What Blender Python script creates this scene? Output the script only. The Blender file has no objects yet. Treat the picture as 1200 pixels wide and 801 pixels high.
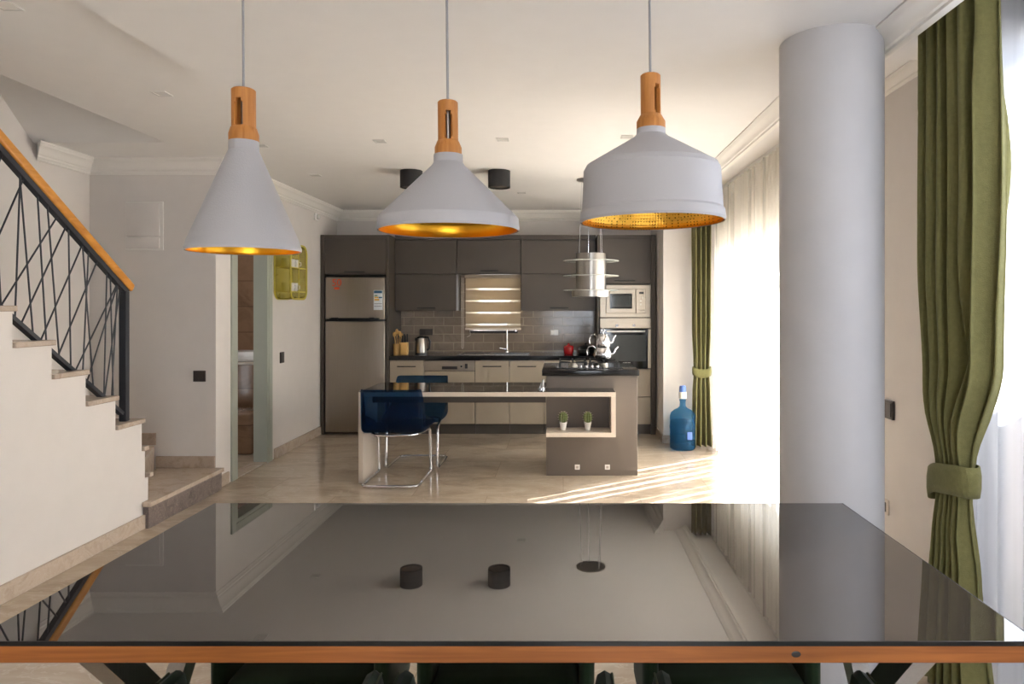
import bpy, bmesh, math, random
from mathutils import Vector, Matrix
random.seed(7)
S = bpy.context.scene
C = S.collection
PI = math.pi

# ------------------------------------------------------------------ helpers
ORG = {}
def lin(c):
    r = []
    for v in c:
        v /= 255.0
        r.append(v/12.92 if v <= 0.04045 else ((v+0.055)/1.055)**2.4)
    return (r[0], r[1], r[2], 1.0)

class MB:
    def __init__(s): s.bm = bmesh.new()
    def _merge(s, b, smooth=False):
        if smooth:
            for f in b.faces: f.smooth = True
        me = bpy.data.meshes.new('tmp'); b.to_mesh(me); b.free()
        s.bm.from_mesh(me); bpy.data.meshes.remove(me)
    def box(s, x0, x1, y0, y1, z0, z1, bev=0.0, seg=2):
        b = bmesh.new(); bmesh.ops.create_cube(b, size=1)
        for v in b.verts:
            v.co = Vector(((x0+x1)/2+v.co.x*(x1-x0), (y0+y1)/2+v.co.y*(y1-y0), (z0+z1)/2+v.co.z*(z1-z0)))
        if bev > 0:
            bmesh.ops.bevel(b, geom=list(b.edges), offset=bev, segments=seg, profile=0.5, affect='EDGES')
        s._merge(b, bev > 0.008); return s
    def prism(s, pts, axis, a, b_):
        """polygon pts in the plane perpendicular to axis, extruded a..b"""
        b = bmesh.new()
        def P(p, t):
            if axis == 'x': return (t, p[0], p[1])
            if axis == 'y': return (p[0], t, p[1])
            return (p[0], p[1], t)
        v0 = [b.verts.new(P(p, a)) for p in pts]; v1 = [b.verts.new(P(p, b_)) for p in pts]
        b.faces.new(v0); b.faces.new(v1[::-1])
        n = len(pts)
        for i in range(n): b.faces.new((v0[i], v1[i], v1[(i+1) % n], v0[(i+1) % n]))
        bmesh.ops.recalc_face_normals(b, faces=b.faces); s._merge(b); return s
    def lathe(s, prof, c, seg=48, close=False, smooth=True):
        b = bmesh.new(); rings = []
        for r, z in prof:
            if r < 1e-6: rings.append([b.verts.new((c[0], c[1], c[2]+z))])
            else: rings.append([b.verts.new((c[0]+r*math.cos(2*PI*i/seg), c[1]+r*math.sin(2*PI*i/seg), c[2]+z)) for i in range(seg)])
        pairs = list(zip(rings, rings[1:]))
        if close: pairs.append((rings[-1], rings[0]))
        for A, B in pairs:
            for i in range(seg):
                j = (i+1) % seg
                if len(A) == 1 and len(B) == 1: continue
                if len(A) == 1: b.faces.new((A[0], B[j], B[i]))
                elif len(B) == 1: b.faces.new((A[i], A[j], B[0]))
                else: b.faces.new((A[i], A[j], B[j], B[i]))
        bmesh.ops.recalc_face_normals(b, faces=b.faces); s._merge(b, smooth); return s
    def cyl(s, p0, p1, r, seg=16, r1=None, smooth=True):
        return s.tube([p0, p1], r, seg, r1=r1, smooth=smooth)
    def tube(s, path, r, seg=12, closed=False, r1=None, smooth=True, rot=0.0, sq=None):
        b = bmesh.new(); P = [Vector(p) for p in path]; n = len(P); rings = []
        prev = None
        for i in range(n):
            if closed: t = (P[(i+1) % n]-P[i-1]).normalized()
            elif i == 0: t = (P[1]-P[0]).normalized()
            elif i == n-1: t = (P[-1]-P[-2]).normalized()
            else: t = ((P[i+1]-P[i]).normalized()+(P[i]-P[i-1]).normalized()).normalized()
            if prev is None:
                up = Vector((0, 0, 1)) if abs(t.z) < 0.95 else Vector((0, 1, 0))
                u = t.cross(up).normalized()
            else:
                u = (prev - t*prev.dot(t)).normalized()
            prev = u; w = t.cross(u).normalized()
            rr = r if r1 is None else r+(r1-r)*i/(n-1)
            ring = []
            if sq:
                for a, c_ in ((-1, -1), (1, -1), (1, 1), (-1, 1)):
                    ring.append(b.verts.new(P[i]+u*a*sq[0]/2+w*c_*sq[1]/2))
            else:
                for k in range(seg):
                    an = 2*PI*k/seg+rot
                    ring.append(b.verts.new(P[i]+(u*math.cos(an)+w*math.sin(an))*rr))
            rings.append(ring)
        m = len(rings[0])
        for i in range(n if closed else n-1):
            A = rings[i]; B = rings[(i+1) % n]
            for k in range(m): b.faces.new((A[k], A[(k+1) % m], B[(k+1) % m], B[k]))
        if not closed:
            b.faces.new(rings[0]); b.faces.new(rings[-1][::-1])
        bmesh.ops.recalc_face_normals(b, faces=b.faces)
        s._merge(b, smooth and not sq); return s
    def sphere(s, c, r, sc=(1, 1, 1), u=20, v=12):
        b = bmesh.new(); bmesh.ops.create_uvsphere(b, u_segments=u, v_segments=v, radius=r)
        for x in b.verts: x.co = Vector((c[0]+x.co.x*sc[0], c[1]+x.co.y*sc[1], c[2]+x.co.z*sc[2]))
        s._merge(b, True); return s
    def grid(s, rows, smooth=True, closed_u=False):
        b = bmesh.new(); V = [[b.verts.new(p) for p in r] for r in rows]
        for i in range(len(V)-1):
            m = len(V[i])
            for k in range(m if closed_u else m-1):
                b.faces.new((V[i][k], V[i][(k+1) % m], V[i+1][(k+1) % m], V[i+1][k]))
        bmesh.ops.recalc_face_normals(b, faces=b.faces); s._merge(b, smooth); return s
    def build(s, name, m, parent=None, origin=None):
        me = bpy.data.meshes.new(name)
        co = [v.co for v in s.bm.verts]
        if parent is not None: o_ = ORG[parent.name]
        elif origin is not None: o_ = Vector(origin)
        else:
            xs = [c.x for c in co]; ys = [c.y for c in co]; zs = [c.z for c in co]
            o_ = Vector(((min(xs)+max(xs))/2, (min(ys)+max(ys))/2, min(zs)))
        for v in s.bm.verts: v.co = v.co - o_
        s.bm.to_mesh(me); s.bm.free()
        me.materials.append(m)
        me.set_sharp_from_angle(angle=math.radians(38))
        o = bpy.data.objects.new(name, me); C.objects.link(o)
        if parent is not None: o.parent = parent
        else: o.location = o_
        ORG[o.name] = o_
        return o
def tag(o, label=None, cat=None, group=None, kind=None):
    if label: o['label'] = label
    if cat: o['category'] = cat
    if group: o['group'] = group
    if kind: o['kind'] = kind
    return o
def empty(name, loc, label, cat, group=None):
    o = bpy.data.objects.new(name, None); C.objects.link(o); o.location = loc
    o.empty_display_size = 0.1
    ORG[o.name] = Vector(loc)
    return tag(o, label, cat, group)
def struct(mb, name, m):
    return tag(mb.build(name, m), kind='structure')
def dup(root, delta, label, rotz=None):
    r = root.copy(); C.objects.link(r); r.location = root.location+Vector(delta)
    if rotz is not None: r.rotation_euler.z = rotz
    r['label'] = label
    for ch in list(root.children):
        c = ch.copy(); C.objects.link(c); c.parent = r
        for g in list(ch.children):
            d = g.copy(); C.objects.link(d); d.parent = c
    return r
def solid(o, t, off=0):
    m = o.modifiers.new('thickness', 'SOLIDIFY'); m.thickness = t; m.offset = off; return o

# ------------------------------------------------------------------ materials
def newmat(name):
    m = bpy.data.materials.new(name); m.use_nodes = True
    nt = m.node_tree; bs = nt.nodes['Principled BSDF']
    return m, nt, bs
def setin(bs, **k):
    for a, v in k.items():
        a = a.replace('_', ' ')
        if a in bs.inputs: bs.inputs[a].default_value = v
def mat(name, col, rough=0.5, metal=0.0, var=0.04, scale=8.0, bump=0.0, bscale=60.0, spec=0.5, stretch=(1, 1, 1), **k):
    m, nt, bs = newmat(name)
    c = lin(col)
    tc = nt.nodes.new('ShaderNodeTexCoord'); mp = nt.nodes.new('ShaderNodeMapping')
    mp.inputs['Scale'].default_value = stretch
    nt.links.new(tc.outputs['Object'], mp.inputs['Vector'])
    n = nt.nodes.new('ShaderNodeTexNoise'); n.inputs['Scale'].default_value = scale; n.inputs['Detail'].default_value = 5
    nt.links.new(mp.outputs[0], n.inputs['Vector'])
    r = nt.nodes.new('ShaderNodeValToRGB')
    r.color_ramp.elements[0].position = 0.3; r.color_ramp.elements[1].position = 0.7
    r.color_ramp.elements[0].color = tuple(v*(1-var) for v in c[:3])+(1,)
    r.color_ramp.elements[1].color = tuple(min(1, v*(1+var)) for v in c[:3])+(1,)
    nt.links.new(n.outputs['Fac'], r.inputs['Fac']); nt.links.new(r.outputs['Color'], bs.inputs['Base Color'])
    setin(bs, Roughness=rough, Metallic=metal)
    bs.inputs['Specular IOR Level'].default_value = spec
    setin(bs, **k)
    if bump > 0:
        n2 = nt.nodes.new('ShaderNodeTexNoise'); n2.inputs['Scale'].default_value = bscale; n2.inputs['Detail'].default_value = 4
        nt.links.new(mp.outputs[0], n2.inputs['Vector'])
        b = nt.nodes.new('ShaderNodeBump'); b.inputs['Strength'].default_value = bump; b.inputs['Distance'].default_value = 0.01
        nt.links.new(n2.outputs['Fac'], b.inputs['Height']); nt.links.new(b.outputs[0], bs.inputs['Normal'])
    return m
def emit(name, col, s):
    m, nt, bs = newmat(name)
    bs.inputs['Base Color'].default_value = lin(col); bs.inputs['Emission Color'].default_value = lin(col)
    bs.inputs['Emission Strength'].default_value = s
    return m

M = {}
M['wall'] = mat('wall_paint', (221, 215, 210), 0.85, bump=0.05, bscale=120, var=0.015, spec=0.2)
M['colgrey'] = mat('column_grey', (196, 194, 195), 0.85, bump=0.05, bscale=60, var=0.02, spec=0.2)  # even grey, a little darker than the walls
M['ceil'] = mat('ceiling_paint', (228, 225, 222), 0.9, var=0.01, spec=0.1)
M['trimw'] = mat('white_moulding', (232, 228, 222), 0.6, var=0.01)
M['frame_g'] = mat('door_frame_sage', (168, 172, 160), 0.45, var=0.02)
M['upper'] = mat('taupe_lacquer', (78, 70, 62), 0.42, var=0.02)
M['island'] = mat('island_taupe', (104, 95, 87), 0.45, var=0.02)
M['beige'] = mat('beige_lacquer', (168, 156, 138), 0.35, var=0.02)
M['cream'] = mat('cream_laminate', (214, 202, 188), 0.4, var=0.02)
M['toe'] = mat('plinth_dark', (72, 66, 60), 0.5)
M['black'] = mat('black_plastic', (16, 16, 17), 0.35)
M['blackmatte'] = mat('black_metal_matte', (34, 33, 34), 0.6)
M['granite'] = mat('black_granite', (22, 22, 24), 0.15, var=0.5, scale=90)
M['chrome'] = mat('polished_chrome', (225, 225, 228), 0.08, 1.0, var=0.01)
M['steel'] = mat('brushed_steel', (186, 180, 172), 0.32, 1.0, var=0.05, scale=40, stretch=(6, 6, 0.15))
M['hoodsteel'] = mat('brushed_steel_hood', (176, 172, 166), 0.28, 1.0, var=0.06, scale=30, stretch=(6, 6, 0.2))
M['fridge'] = mat('fridge_steel', (158, 150, 140), 0.30, 1.0, var=0.04, scale=30, stretch=(6, 6, 0.1))
M['mwsteel'] = mat('warm_steel', (168, 158, 144), 0.34, 1.0, var=0.04, scale=30, stretch=(0.2, 6, 6))
M['darkglass'] = mat('dark_glass_panel', (24, 26, 28), 0.06, spec=0.8)
M['greyglass'] = mat('oven_window_glass', (62, 66, 66), 0.08, spec=0.8)
M['lampw'] = mat('lamp_white_paint', (180, 178, 180), 0.55, bump=0.12, bscale=300, var=0.01)
M['green'] = mat('olive_curtain_cloth', (122, 118, 76), 0.85, bump=0.25, bscale=260, var=0.08, scale=60, spec=0.1, Sheen_Weight=0.1)
M['velvet'] = mat('green_velvet', (54, 74, 54), 0.85, var=0.2, spec=.1, Sheen_Weight=0.2)
M['piping'] = mat('velvet_piping', (96, 108, 84), 0.7)
M['rail'] = mat('anthracite_steel', (42, 45, 52), 0.45)
M['white'] = mat('white_plastic', (232, 230, 226), 0.4)
M['switch'] = mat('bronze_switch', (62, 54, 50), 0.4)
M['mustard'] = mat('mustard_metal', (186, 172, 60), 0.5)
M['red'] = mat('red_enamel', (150, 22, 26), 0.25)
M['potblack'] = mat('black_enamel', (20, 24, 22), 0.3)
M['bamboo'] = mat('bamboo', (206, 164, 98), 0.5, var=0.12, stretch=(1, 1, .2))
M['cactus'] = mat('cactus_green', (112, 124, 76), 0.7, var=0.25, scale=60)
M['sink'] = mat('sink_steel', (200, 200, 200), 0.25, 1.0)
M['ceramic'] = mat('white_ceramic', (226, 224, 220), 0.2)
M['glaze'] = mat('window_frame_white', (225, 225, 225), 0.4)
M['terrace'] = mat('terrace_stone', (178, 172, 160), 0.8, var=0.08)
M['pumpw'] = mat('pump_white', (225, 222, 210), 0.4)
M['pumpb'] = mat('pump_blue', (88, 120, 190), 0.35)
M['orange'] = mat('sticker_orange', (226, 78, 34), 0.5)
M['labelw'] = mat('label_white', (225, 232, 235), 0.5)
M['labelblue'] = mat('label_blue', (30, 90, 130), 0.5)
M['labelyel'] = mat('label_yellow', (232, 180, 60), 0.5)
M['labelgreen'] = mat('label_green', (70, 140, 80), 0.5)
M['cordw'] = mat('cord_grey', (150, 150, 152), 0.5)
M['grout'] = mat('grout', (150, 138, 122), 0.8)

def wood(name, c1, c2, rough, stretch, scale=4.0, dist=1.5):
    m, nt, bs = newmat(name)
    tc = nt.nodes.new('ShaderNodeTexCoord'); mp = nt.nodes.new('ShaderNodeMapping'); mp.inputs['Scale'].default_value = stretch
    nt.links.new(tc.outputs['Object'], mp.inputs[0])
    n = nt.nodes.new('ShaderNodeTexNoise'); n.inputs['Scale'].default_value = scale; n.inputs['Detail'].default_value = 8
    n.inputs['Distortion'].default_value = dist
    nt.links.new(mp.outputs[0], n.inputs[0])
    r = nt.nodes.new('ShaderNodeValToRGB'); r.color_ramp.elements[0].position = .32; r.color_ramp.elements[1].position = .68
    r.color_ramp.elements[0].color = lin(c1); r.color_ramp.elements[1].color = lin(c2)
    nt.links.new(n.outputs['Fac'], r.inputs[0]); nt.links.new(r.outputs[0], bs.inputs['Base Color'])
    bs.inputs['Roughness'].default_value = rough
    return m
M['woodtable'] = wood('pine_table_edge', (144, 82, 33), (174, 104, 45), 0.5, (0.6, 10, 14))
M['woodlamp'] = wood('lamp_wood', (178, 112, 48), (204, 138, 70), 0.5, (14, 14, 1))
M['woodrail'] = wood('handrail_wood', (186, 118, 42), (216, 150, 66), 0.35, (14, 1, 4))

def marble(name, cols, rough, scale, stretch=(1, 1, 1), vein=None, tile=None, mortar=None, bump=0.0):
    m, nt, bs = newmat(name); L = nt.links
    tc = nt.nodes.new('ShaderNodeTexCoord'); geo = nt.nodes.new('ShaderNodeNewGeometry')
    src = geo.outputs['Position']
    mp = nt.nodes.new('ShaderNodeMapping'); mp.inputs['Scale'].default_value = stretch; L.new(src, mp.inputs[0])
    vec = mp.outputs[0]
    if tile:
        br = nt.nodes.new('ShaderNodeTexBrick')
        br.inputs['Scale'].default_value = 1; br.inputs['Brick Width'].default_value = tile[0]; br.inputs['Row Height'].default_value = tile[1]
        br.inputs['Mortar Size'].default_value = tile[2]; br.inputs['Mortar Smooth'].default_value = 0.1
        br.offset = tile[3]; br.inputs['Color1'].default_value = (0, 0, 0, 1); br.inputs['Color2'].default_value = (1, 1, 1, 1); br.inputs['Mortar'].default_value = (.5, .5, .5, 1)
        if len(tile) > 4:
            mq = nt.nodes.new('ShaderNodeMapping'); mq.inputs['Rotation'].default_value = tile[4]; L.new(src, mq.inputs[0]); L.new(mq.outputs[0], br.inputs['Vector'])
        else: L.new(src, br.inputs['Vector'])
        ad = nt.nodes.new('ShaderNodeVectorMath'); ad.operation = 'MULTIPLY_ADD'
        L.new(br.outputs['Color'], ad.inputs[0]); ad.inputs[1].default_value = (7, 5, 3); L.new(vec, ad.inputs[2]); vec = ad.outputs[0]
    n = nt.nodes.new('ShaderNodeTexNoise'); n.inputs['Scale'].default_value = scale; n.inputs['Detail'].default_value = 9; n.inputs['Roughness'].default_value = .6
    n.inputs['Distortion'].default_value = 1.2; L.new(vec, n.inputs[0])
    r = nt.nodes.new('ShaderNodeValToRGB'); cr = r.color_ramp
    cr.elements[0].position = .28; cr.elements[0].color = lin(cols[0]); cr.elements[1].position = .72; cr.elements[1].color = lin(cols[-1])
    for i, c in enumerate(cols[1:-1]):
        e = cr.elements.new(.28+.44*(i+1)/(len(cols)-1)); e.color = lin(c)
    L.new(n.outputs['Fac'], r.inputs[0]); out = r.outputs[0]
    if vein:
        w = nt.nodes.new('ShaderNodeTexNoise'); w.inputs['Scale'].default_value = scale*1.6; w.inputs['Detail'].default_value = 6; w.inputs['Distortion'].default_value = 2.5
        L.new(vec, w.inputs[0])
        a = nt.nodes.new('ShaderNodeMath'); a.operation = 'SUBTRACT'; L.new(w.outputs['Fac'], a.inputs[0]); a.inputs[1].default_value = .5
        b = nt.nodes.new('ShaderNodeMath'); b.operation = 'ABSOLUTE'; L.new(a.outputs[0], b.inputs[0])
        c = nt.nodes.new('ShaderNodeMapRange'); L.new(b.outputs[0], c.inputs[0]); c.inputs[1].default_value = 0; c.inputs[2].default_value = .02; c.inputs[3].default_value = vein[1]; c.inputs[4].default_value = 0
        mx = nt.nodes.new('ShaderNodeMix'); mx.data_type = 'RGBA'; L.new(c.outputs[0], mx.inputs['Factor']); L.new(out, mx.inputs['A']); mx.inputs['B'].default_value = lin(vein[0]); out = mx.outputs['Result']
    if tile and mortar:
        mx = nt.nodes.new('ShaderNodeMix'); mx.data_type = 'RGBA'; L.new(br.outputs['Fac'], mx.inputs['Factor']); L.new(out, mx.inputs['A']); mx.inputs['B'].default_value = lin(mortar); out = mx.outputs['Result']
        if bump:
            bp = nt.nodes.new('ShaderNodeBump'); bp.invert = True; bp.inputs['Strength'].default_value = bump; bp.inputs['Distance'].default_value = .003
            L.new(br.outputs['Fac'], bp.inputs['Height']); L.new(bp.outputs[0], bs.inputs['Normal'])
    L.new(out, bs.inputs['Base Color']); bs.inputs['Roughness'].default_value = rough
    return m
M['floor'] = marble('polished_marble_floor', [(166, 149, 130), (180, 163, 144), (194, 178, 158), (174, 156, 136)], 0.06, 1.6, (.9, 1.9, 1), vein=((216, 202, 184), .4), tile=(1.2, .6, .002, .5), mortar=(160, 142, 122))
M['floor'].node_tree.nodes['Principled BSDF'].inputs['IOR'].default_value = 1.75
M['stone'] = marble('beige_marble', [(172, 152, 134), (196, 180, 164), (184, 166, 148)], 0.2, 7, vein=((208, 196, 182), .4))
M['darkmarble'] = marble('dark_emperador_marble', [(88, 78, 75), (124, 112, 107), (104, 93, 89)], 0.3, 9, vein=((170, 152, 140), .6))
M['skirt'] = marble('brown_marble_skirting', [(158, 140, 122), (184, 166, 150), (170, 152, 136)], 0.25, 12, vein=((186, 170, 154), .4))
M['bathtile'] = marble('brown_bath_tile', [(110, 84, 64), (134, 104, 80), (122, 94, 72)], 0.2, 3, tile=(.6, .3, .004, .5, (PI/2, 0, 0)), mortar=(90, 70, 54))
M['splash'] = marble('taupe_brick_tile', [(122, 110, 96), (138, 124, 110), (130, 117, 102)], 0.12, 5, tile=(.25, .105, .005, .5, (PI/2, 0, 0)), mortar=(158, 146, 128), bump=0.6)

def tableglass(name, base, ior, tint=1.0, rough=0.015):
    m, nt, bs = newmat(name)
    bs.inputs['Base Color'].default_value = lin(base); bs.inputs['Roughness'].default_value = rough
    bs.inputs['IOR'].default_value = ior
    n = nt.nodes.new('ShaderNodeTexNoise'); n.inputs['Scale'].default_value = 3
    mr = nt.nodes.new('ShaderNodeMapRange'); mr.inputs[3].default_value = rough*.7; mr.inputs[4].default_value = rough*1.3
    nt.links.new(n.outputs['Fac'], mr.inputs[0]); nt.links.new(mr.outputs[0], bs.inputs['Roughness'])
    return m
M['tabletop'] = tableglass('smoked_black_glass', (52, 47, 43), 2.5)
M['bartop'] = tableglass('bar_black_glass', (20, 19, 18), 2.0)

# gold lining with perforation-like hammered dots
m, nt, bs = newmat('gold_lining')
bs.inputs['Base Color'].default_value = (0.86, 0.47, 0.05, 1); bs.inputs['Metallic'].default_value = 1; bs.inputs['Roughness'].default_value = .32
tc = nt.nodes.new('ShaderNodeTexCoord'); vo = nt.nodes.new('ShaderNodeTexVoronoi'); vo.inputs['Scale'].default_value = 130
vo.inputs['Randomness'].default_value = 0.1
nt.links.new(tc.outputs['Object'], vo.inputs['Vector'])
bp = nt.nodes.new('ShaderNodeBump'); bp.inputs['Strength'].default_value = .5; bp.inputs['Distance'].default_value = .003
nt.links.new(vo.outputs['Distance'], bp.inputs['Height']); nt.links.new(bp.outputs[0], bs.inputs['Normal'])
M['goldp'] = m
rr = nt.nodes.new('ShaderNodeValToRGB'); rr.color_ramp.elements[0].position = .18; rr.color_ramp.elements[0].color = (.16, .07, .01, 1); rr.color_ramp.elements[1].position = .34; rr.color_ramp.elements[1].color = (.9, .52, .08, 1)
nt.links.new(vo.outputs['Distance'], rr.inputs[0]); nt.links.new(rr.outputs[0], bs.inputs['Base Color'])
M['gold'] = mat('gold_lining_smooth', (236, 176, 52), .30, 1.0, var=.04, scale=20)

# sheer fabric: woven stripes, translucent
def sheer(name, open_lo, open_hi, trans_col, stripe, fscale=30.0):
    m = bpy.data.materials.new(name); m.use_nodes = True; nt = m.node_tree; L = nt.links
    nt.nodes.clear(); out = nt.nodes.new('ShaderNodeOutputMaterial')
    uv = nt.nodes.new('ShaderNodeUVMap'); sp = nt.nodes.new('ShaderNodeSeparateXYZ'); L.new(uv.outputs[0], sp.inputs[0])
    w = nt.nodes.new('ShaderNodeMath'); w.operation = 'MULTIPLY'; L.new(sp.outputs[0], w.inputs[0]); w.inputs[1].default_value = stripe
    s = nt.nodes.new('ShaderNodeMath'); s.operation = 'SINE'; L.new(w.outputs[0], s.inputs[0])
    mr = nt.nodes.new('ShaderNodeMapRange'); L.new(s.outputs[0], mr.inputs[0]); mr.inputs[1].default_value = .55; mr.inputs[2].default_value = .95
    mr.inputs[3].default_value = open_lo; mr.inputs[4].default_value = open_hi
    di = nt.nodes.new('ShaderNodeBsdfDiffuse'); di.inputs[0].default_value = lin(trans_col)
    tl = nt.nodes.new('ShaderNodeBsdfTranslucent'); tl.inputs[0].default_value = lin(trans_col)
    mx = nt.nodes.new('ShaderNodeMixShader'); mx.inputs[0].default_value = .6; L.new(di.outputs[0], mx.inputs[1]); L.new(tl.outputs[0], mx.inputs[2])
    tp = nt.nodes.new('ShaderNodeBsdfTransparent')
    m2 = nt.nodes.new('ShaderNodeMixShader'); L.new(mr.outputs[0], m2.inputs[0]); L.new(mx.outputs[0], m2.inputs[1]); L.new(tp.outputs[0], m2.inputs[2])
    L.new(m2.outputs[0], out.inputs[0]); return m
M['sheer'] = sheer('white_sheer_back', .04, .55, (236, 232, 224), 2*PI*20)
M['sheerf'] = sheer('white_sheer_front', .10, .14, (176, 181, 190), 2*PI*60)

def see(name, col, gl=0.12, rough=0.03):
    """tinted clear plastic / glass"""
    m = bpy.data.materials.new(name); m.use_nodes = True; nt = m.node_tree; L = nt.links
    nt.nodes.clear(); out = nt.nodes.new('ShaderNodeOutputMaterial')
    tp = nt.nodes.new('ShaderNodeBsdfTransparent'); tp.inputs[0].default_value = col
    g = nt.nodes.new('ShaderNodeBsdfGlossy'); g.inputs['Roughness'].default_value = rough
    n = nt.nodes.new('ShaderNodeTexNoise'); n.inputs['Scale'].default_value = 3
    mr = nt.nodes.new('ShaderNodeMapRange'); mr.inputs[3].default_value = rough*.8; mr.inputs[4].default_value = rough*1.2
    L.new(n.outputs['Fac'], mr.inputs[0]); L.new(mr.outputs[0], g.inputs['Roughness'])
    mx = nt.nodes.new('ShaderNodeMixShader'); mx.inputs[0].default_value = .05; L.new(tp.outputs[0], mx.inputs[1]); L.new(g.outputs[0], mx.inputs[2])
    L.new(mx.outputs[0], out.inputs[0]); return m
def tint(name, col, alpha, rough=0.08, tcol=None):
    m, nt, bs = newmat(name)
    bs.inputs['Base Color'].default_value = lin(col); bs.inputs['Roughness'].default_value = rough
    tp = nt.nodes.new('ShaderNodeBsdfTransparent'); tp.inputs[0].default_value = tcol or tuple(min(1, v*2.2+.05) for v in lin(col)[:3])+(1,)
    mx = nt.nodes.new('ShaderNodeMixShader')
    n = nt.nodes.new('ShaderNodeTexNoise'); n.inputs['Scale'].default_value = 6
    mr = nt.nodes.new('ShaderNodeMapRange'); mr.inputs[3].default_value = alpha-.05; mr.inputs[4].default_value = alpha+.05
    nt.links.new(n.outputs['Fac'], mr.inputs[0]); nt.links.new(mr.outputs[0], mx.inputs[0])
    nt.links.new(tp.outputs[0], mx.inputs[1]); nt.links.new(bs.outputs[0], mx.inputs[2])
    nt.links.new(mx.outputs[0], nt.nodes['Material Output'].inputs[0])
    return m
M['pane'] = see('clear_window_glass', (.97, .98, 1, 1))
M['hoodglass'] = tint('frosted_hood_glass', (225, 228, 222), .75)
M['bluechair'] = tint('blue_clear_plastic', (14, 40, 74), .2, .08, (.27, .44, .62, 1))
M['bottle'] = tint('blue_bottle_plastic', (52, 104, 146), .22, .05, (.36, .62, .78, 1))
M['water'] = tint('bottled_water', (70, 120, 150), .2, .05, (.6, .8, .9, 1))
M['mustardmesh'] = tint('mustard_perforated', (196, 180, 60), .38, .5, (.9, .86, .55, 1))

# ------------------------------------------------------------------ room shell
XL, XR, YB, CEIL = -2.85, 1.75, 8.6, 2.70
f = MB().box(-4.2, 1.95, -2.8, 8.8, -.1, 0); struct(f, 'floor', M['floor'])
t = MB().box(1.95, 9, -6, 14, -.12, -.02).box(-8, 1.95, -8, -2.8, -.12, -.02).box(-8, 9, 8.8, 14, -.12, -.02)
struct(t, 'terrace_floor', M['terrace'])

struct(MB().box(2.6, 2.75, .3, 4.6, -.02, 1.95), 'wall_light_block', M['wall'])  # wall added outside the near window to dim its light and the lower sheer
w = MB()  # back wall with window hole
wx0, wx1, wz0, wz1 = -1.12, -.62, 1.20, 1.90
w.box(-4.2, wx0, YB, 8.8, 0, CEIL).box(wx1, 1.95, YB, 8.8, 0, CEIL).box(wx0, wx1, YB, 8.8, 0, wz0).box(wx0, wx1, YB, 8.8, wz1, CEIL)
struct(w, 'wall_back', M['wall'])
DY0, DY1, DZ = 5.92, 6.58, 2.12
w = MB().box(XL-.13, XL, 5.6, DY0, 0, CEIL).box(XL-.13, XL, DY1, YB, 0, CEIL).box(XL-.13, XL, DY0, DY1, DZ, CEIL)
struct(w, 'wall_left', M['wall'])
w = MB().box(-4.085, XL-.13, 5.6, 5.75, 0, CEIL)
struct(w, 'wall_landing', M['wall'])
w = MB().box(-4.085, -3.885, -2.8, 5.6, 0, 5.4)
struct(w, 'wall_stairwell_left', M['wall'])
w = MB().box(-3.885, -2.91, 1.5, 1.6, 2.8, 5.4).box(-2.91, -2.81, -2.8, 5.1, 2.82, 5.4)
struct(w, 'wall_stairwell_upper', M['wall'])
# right wall with two openings
AY0, AY1, AZ = 4.35, 7.25, 2.12
BY0, BY1, BZ = .9, 3.0, 2.55
w = MB().box(XR, XR+.2, -2.8, BY0, 0, CEIL).box(XR, XR+.2, BY1, AY0, 0, CEIL).box(XR, XR+.2, AY1, 7.5, 0, CEIL)
w.box(XR, XR+.2, AY0, AY1, AZ, CEIL).box(XR, XR+.2, BY0, BY1, BZ, CEIL)
struct(w, 'wall_right', M['wall'])
w = MB().box(1.10, 1.95, 7.5, YB, 0, CEIL); struct(w, 'wall_right_return', M['wall'])
RX0, RX1, RZ0 = -.5, 1.5, .3
# wall behind the camera with a wide window
w = MB().box(-4.085, RX0, -2.8, -2.6, 0, CEIL).box(RX1, 1.95, -2.8, -2.6, 0, CEIL).box(RX0, RX1, -2.8, -2.6, 2.45, CEIL).box(RX0, RX1, -2.8, -2.6, 0, RZ0).box(-3.885, -2.81, -2.8, -2.6, CEIL, 5.4)
struct(w, 'wall_front', M['wall'])

# ceilings
c = MB().box(-2.91, 1.95, -2.8, 8.8, CEIL, CEIL+.12).box(-4.085, -2.91, 5.0, 8.8, CEIL, CEIL+.12)
struct(c, 'ceiling', M['ceil'])
c = MB().prism([(-1.75, -2.8), (1.36, -2.8), (1.36, 3.49), (-1.75, 3.49)], 'z', 2.60, 2.70).box(1.36, 1.75, -2.6, 3.27, 2.68, 2.70)
struct(c, 'ceiling_dropped', M['ceil'])
c = MB().prism([(5.0, 2.70), (5.0, 2.82), (2.4, 5.2), (2.4, 5.06)], 'x', -3.885, -2.91)
struct(c, 'ceiling_stair_soffit', M['ceil'])
c = MB().box(-4.085, -2.81, -2.8, 2.7, 5.2, 5.3); struct(c, 'ceiling_stairwell', M['ceil'])

# column
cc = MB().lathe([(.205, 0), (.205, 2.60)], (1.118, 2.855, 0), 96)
struct(cc, 'wall_column', M['colgrey'])

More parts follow.
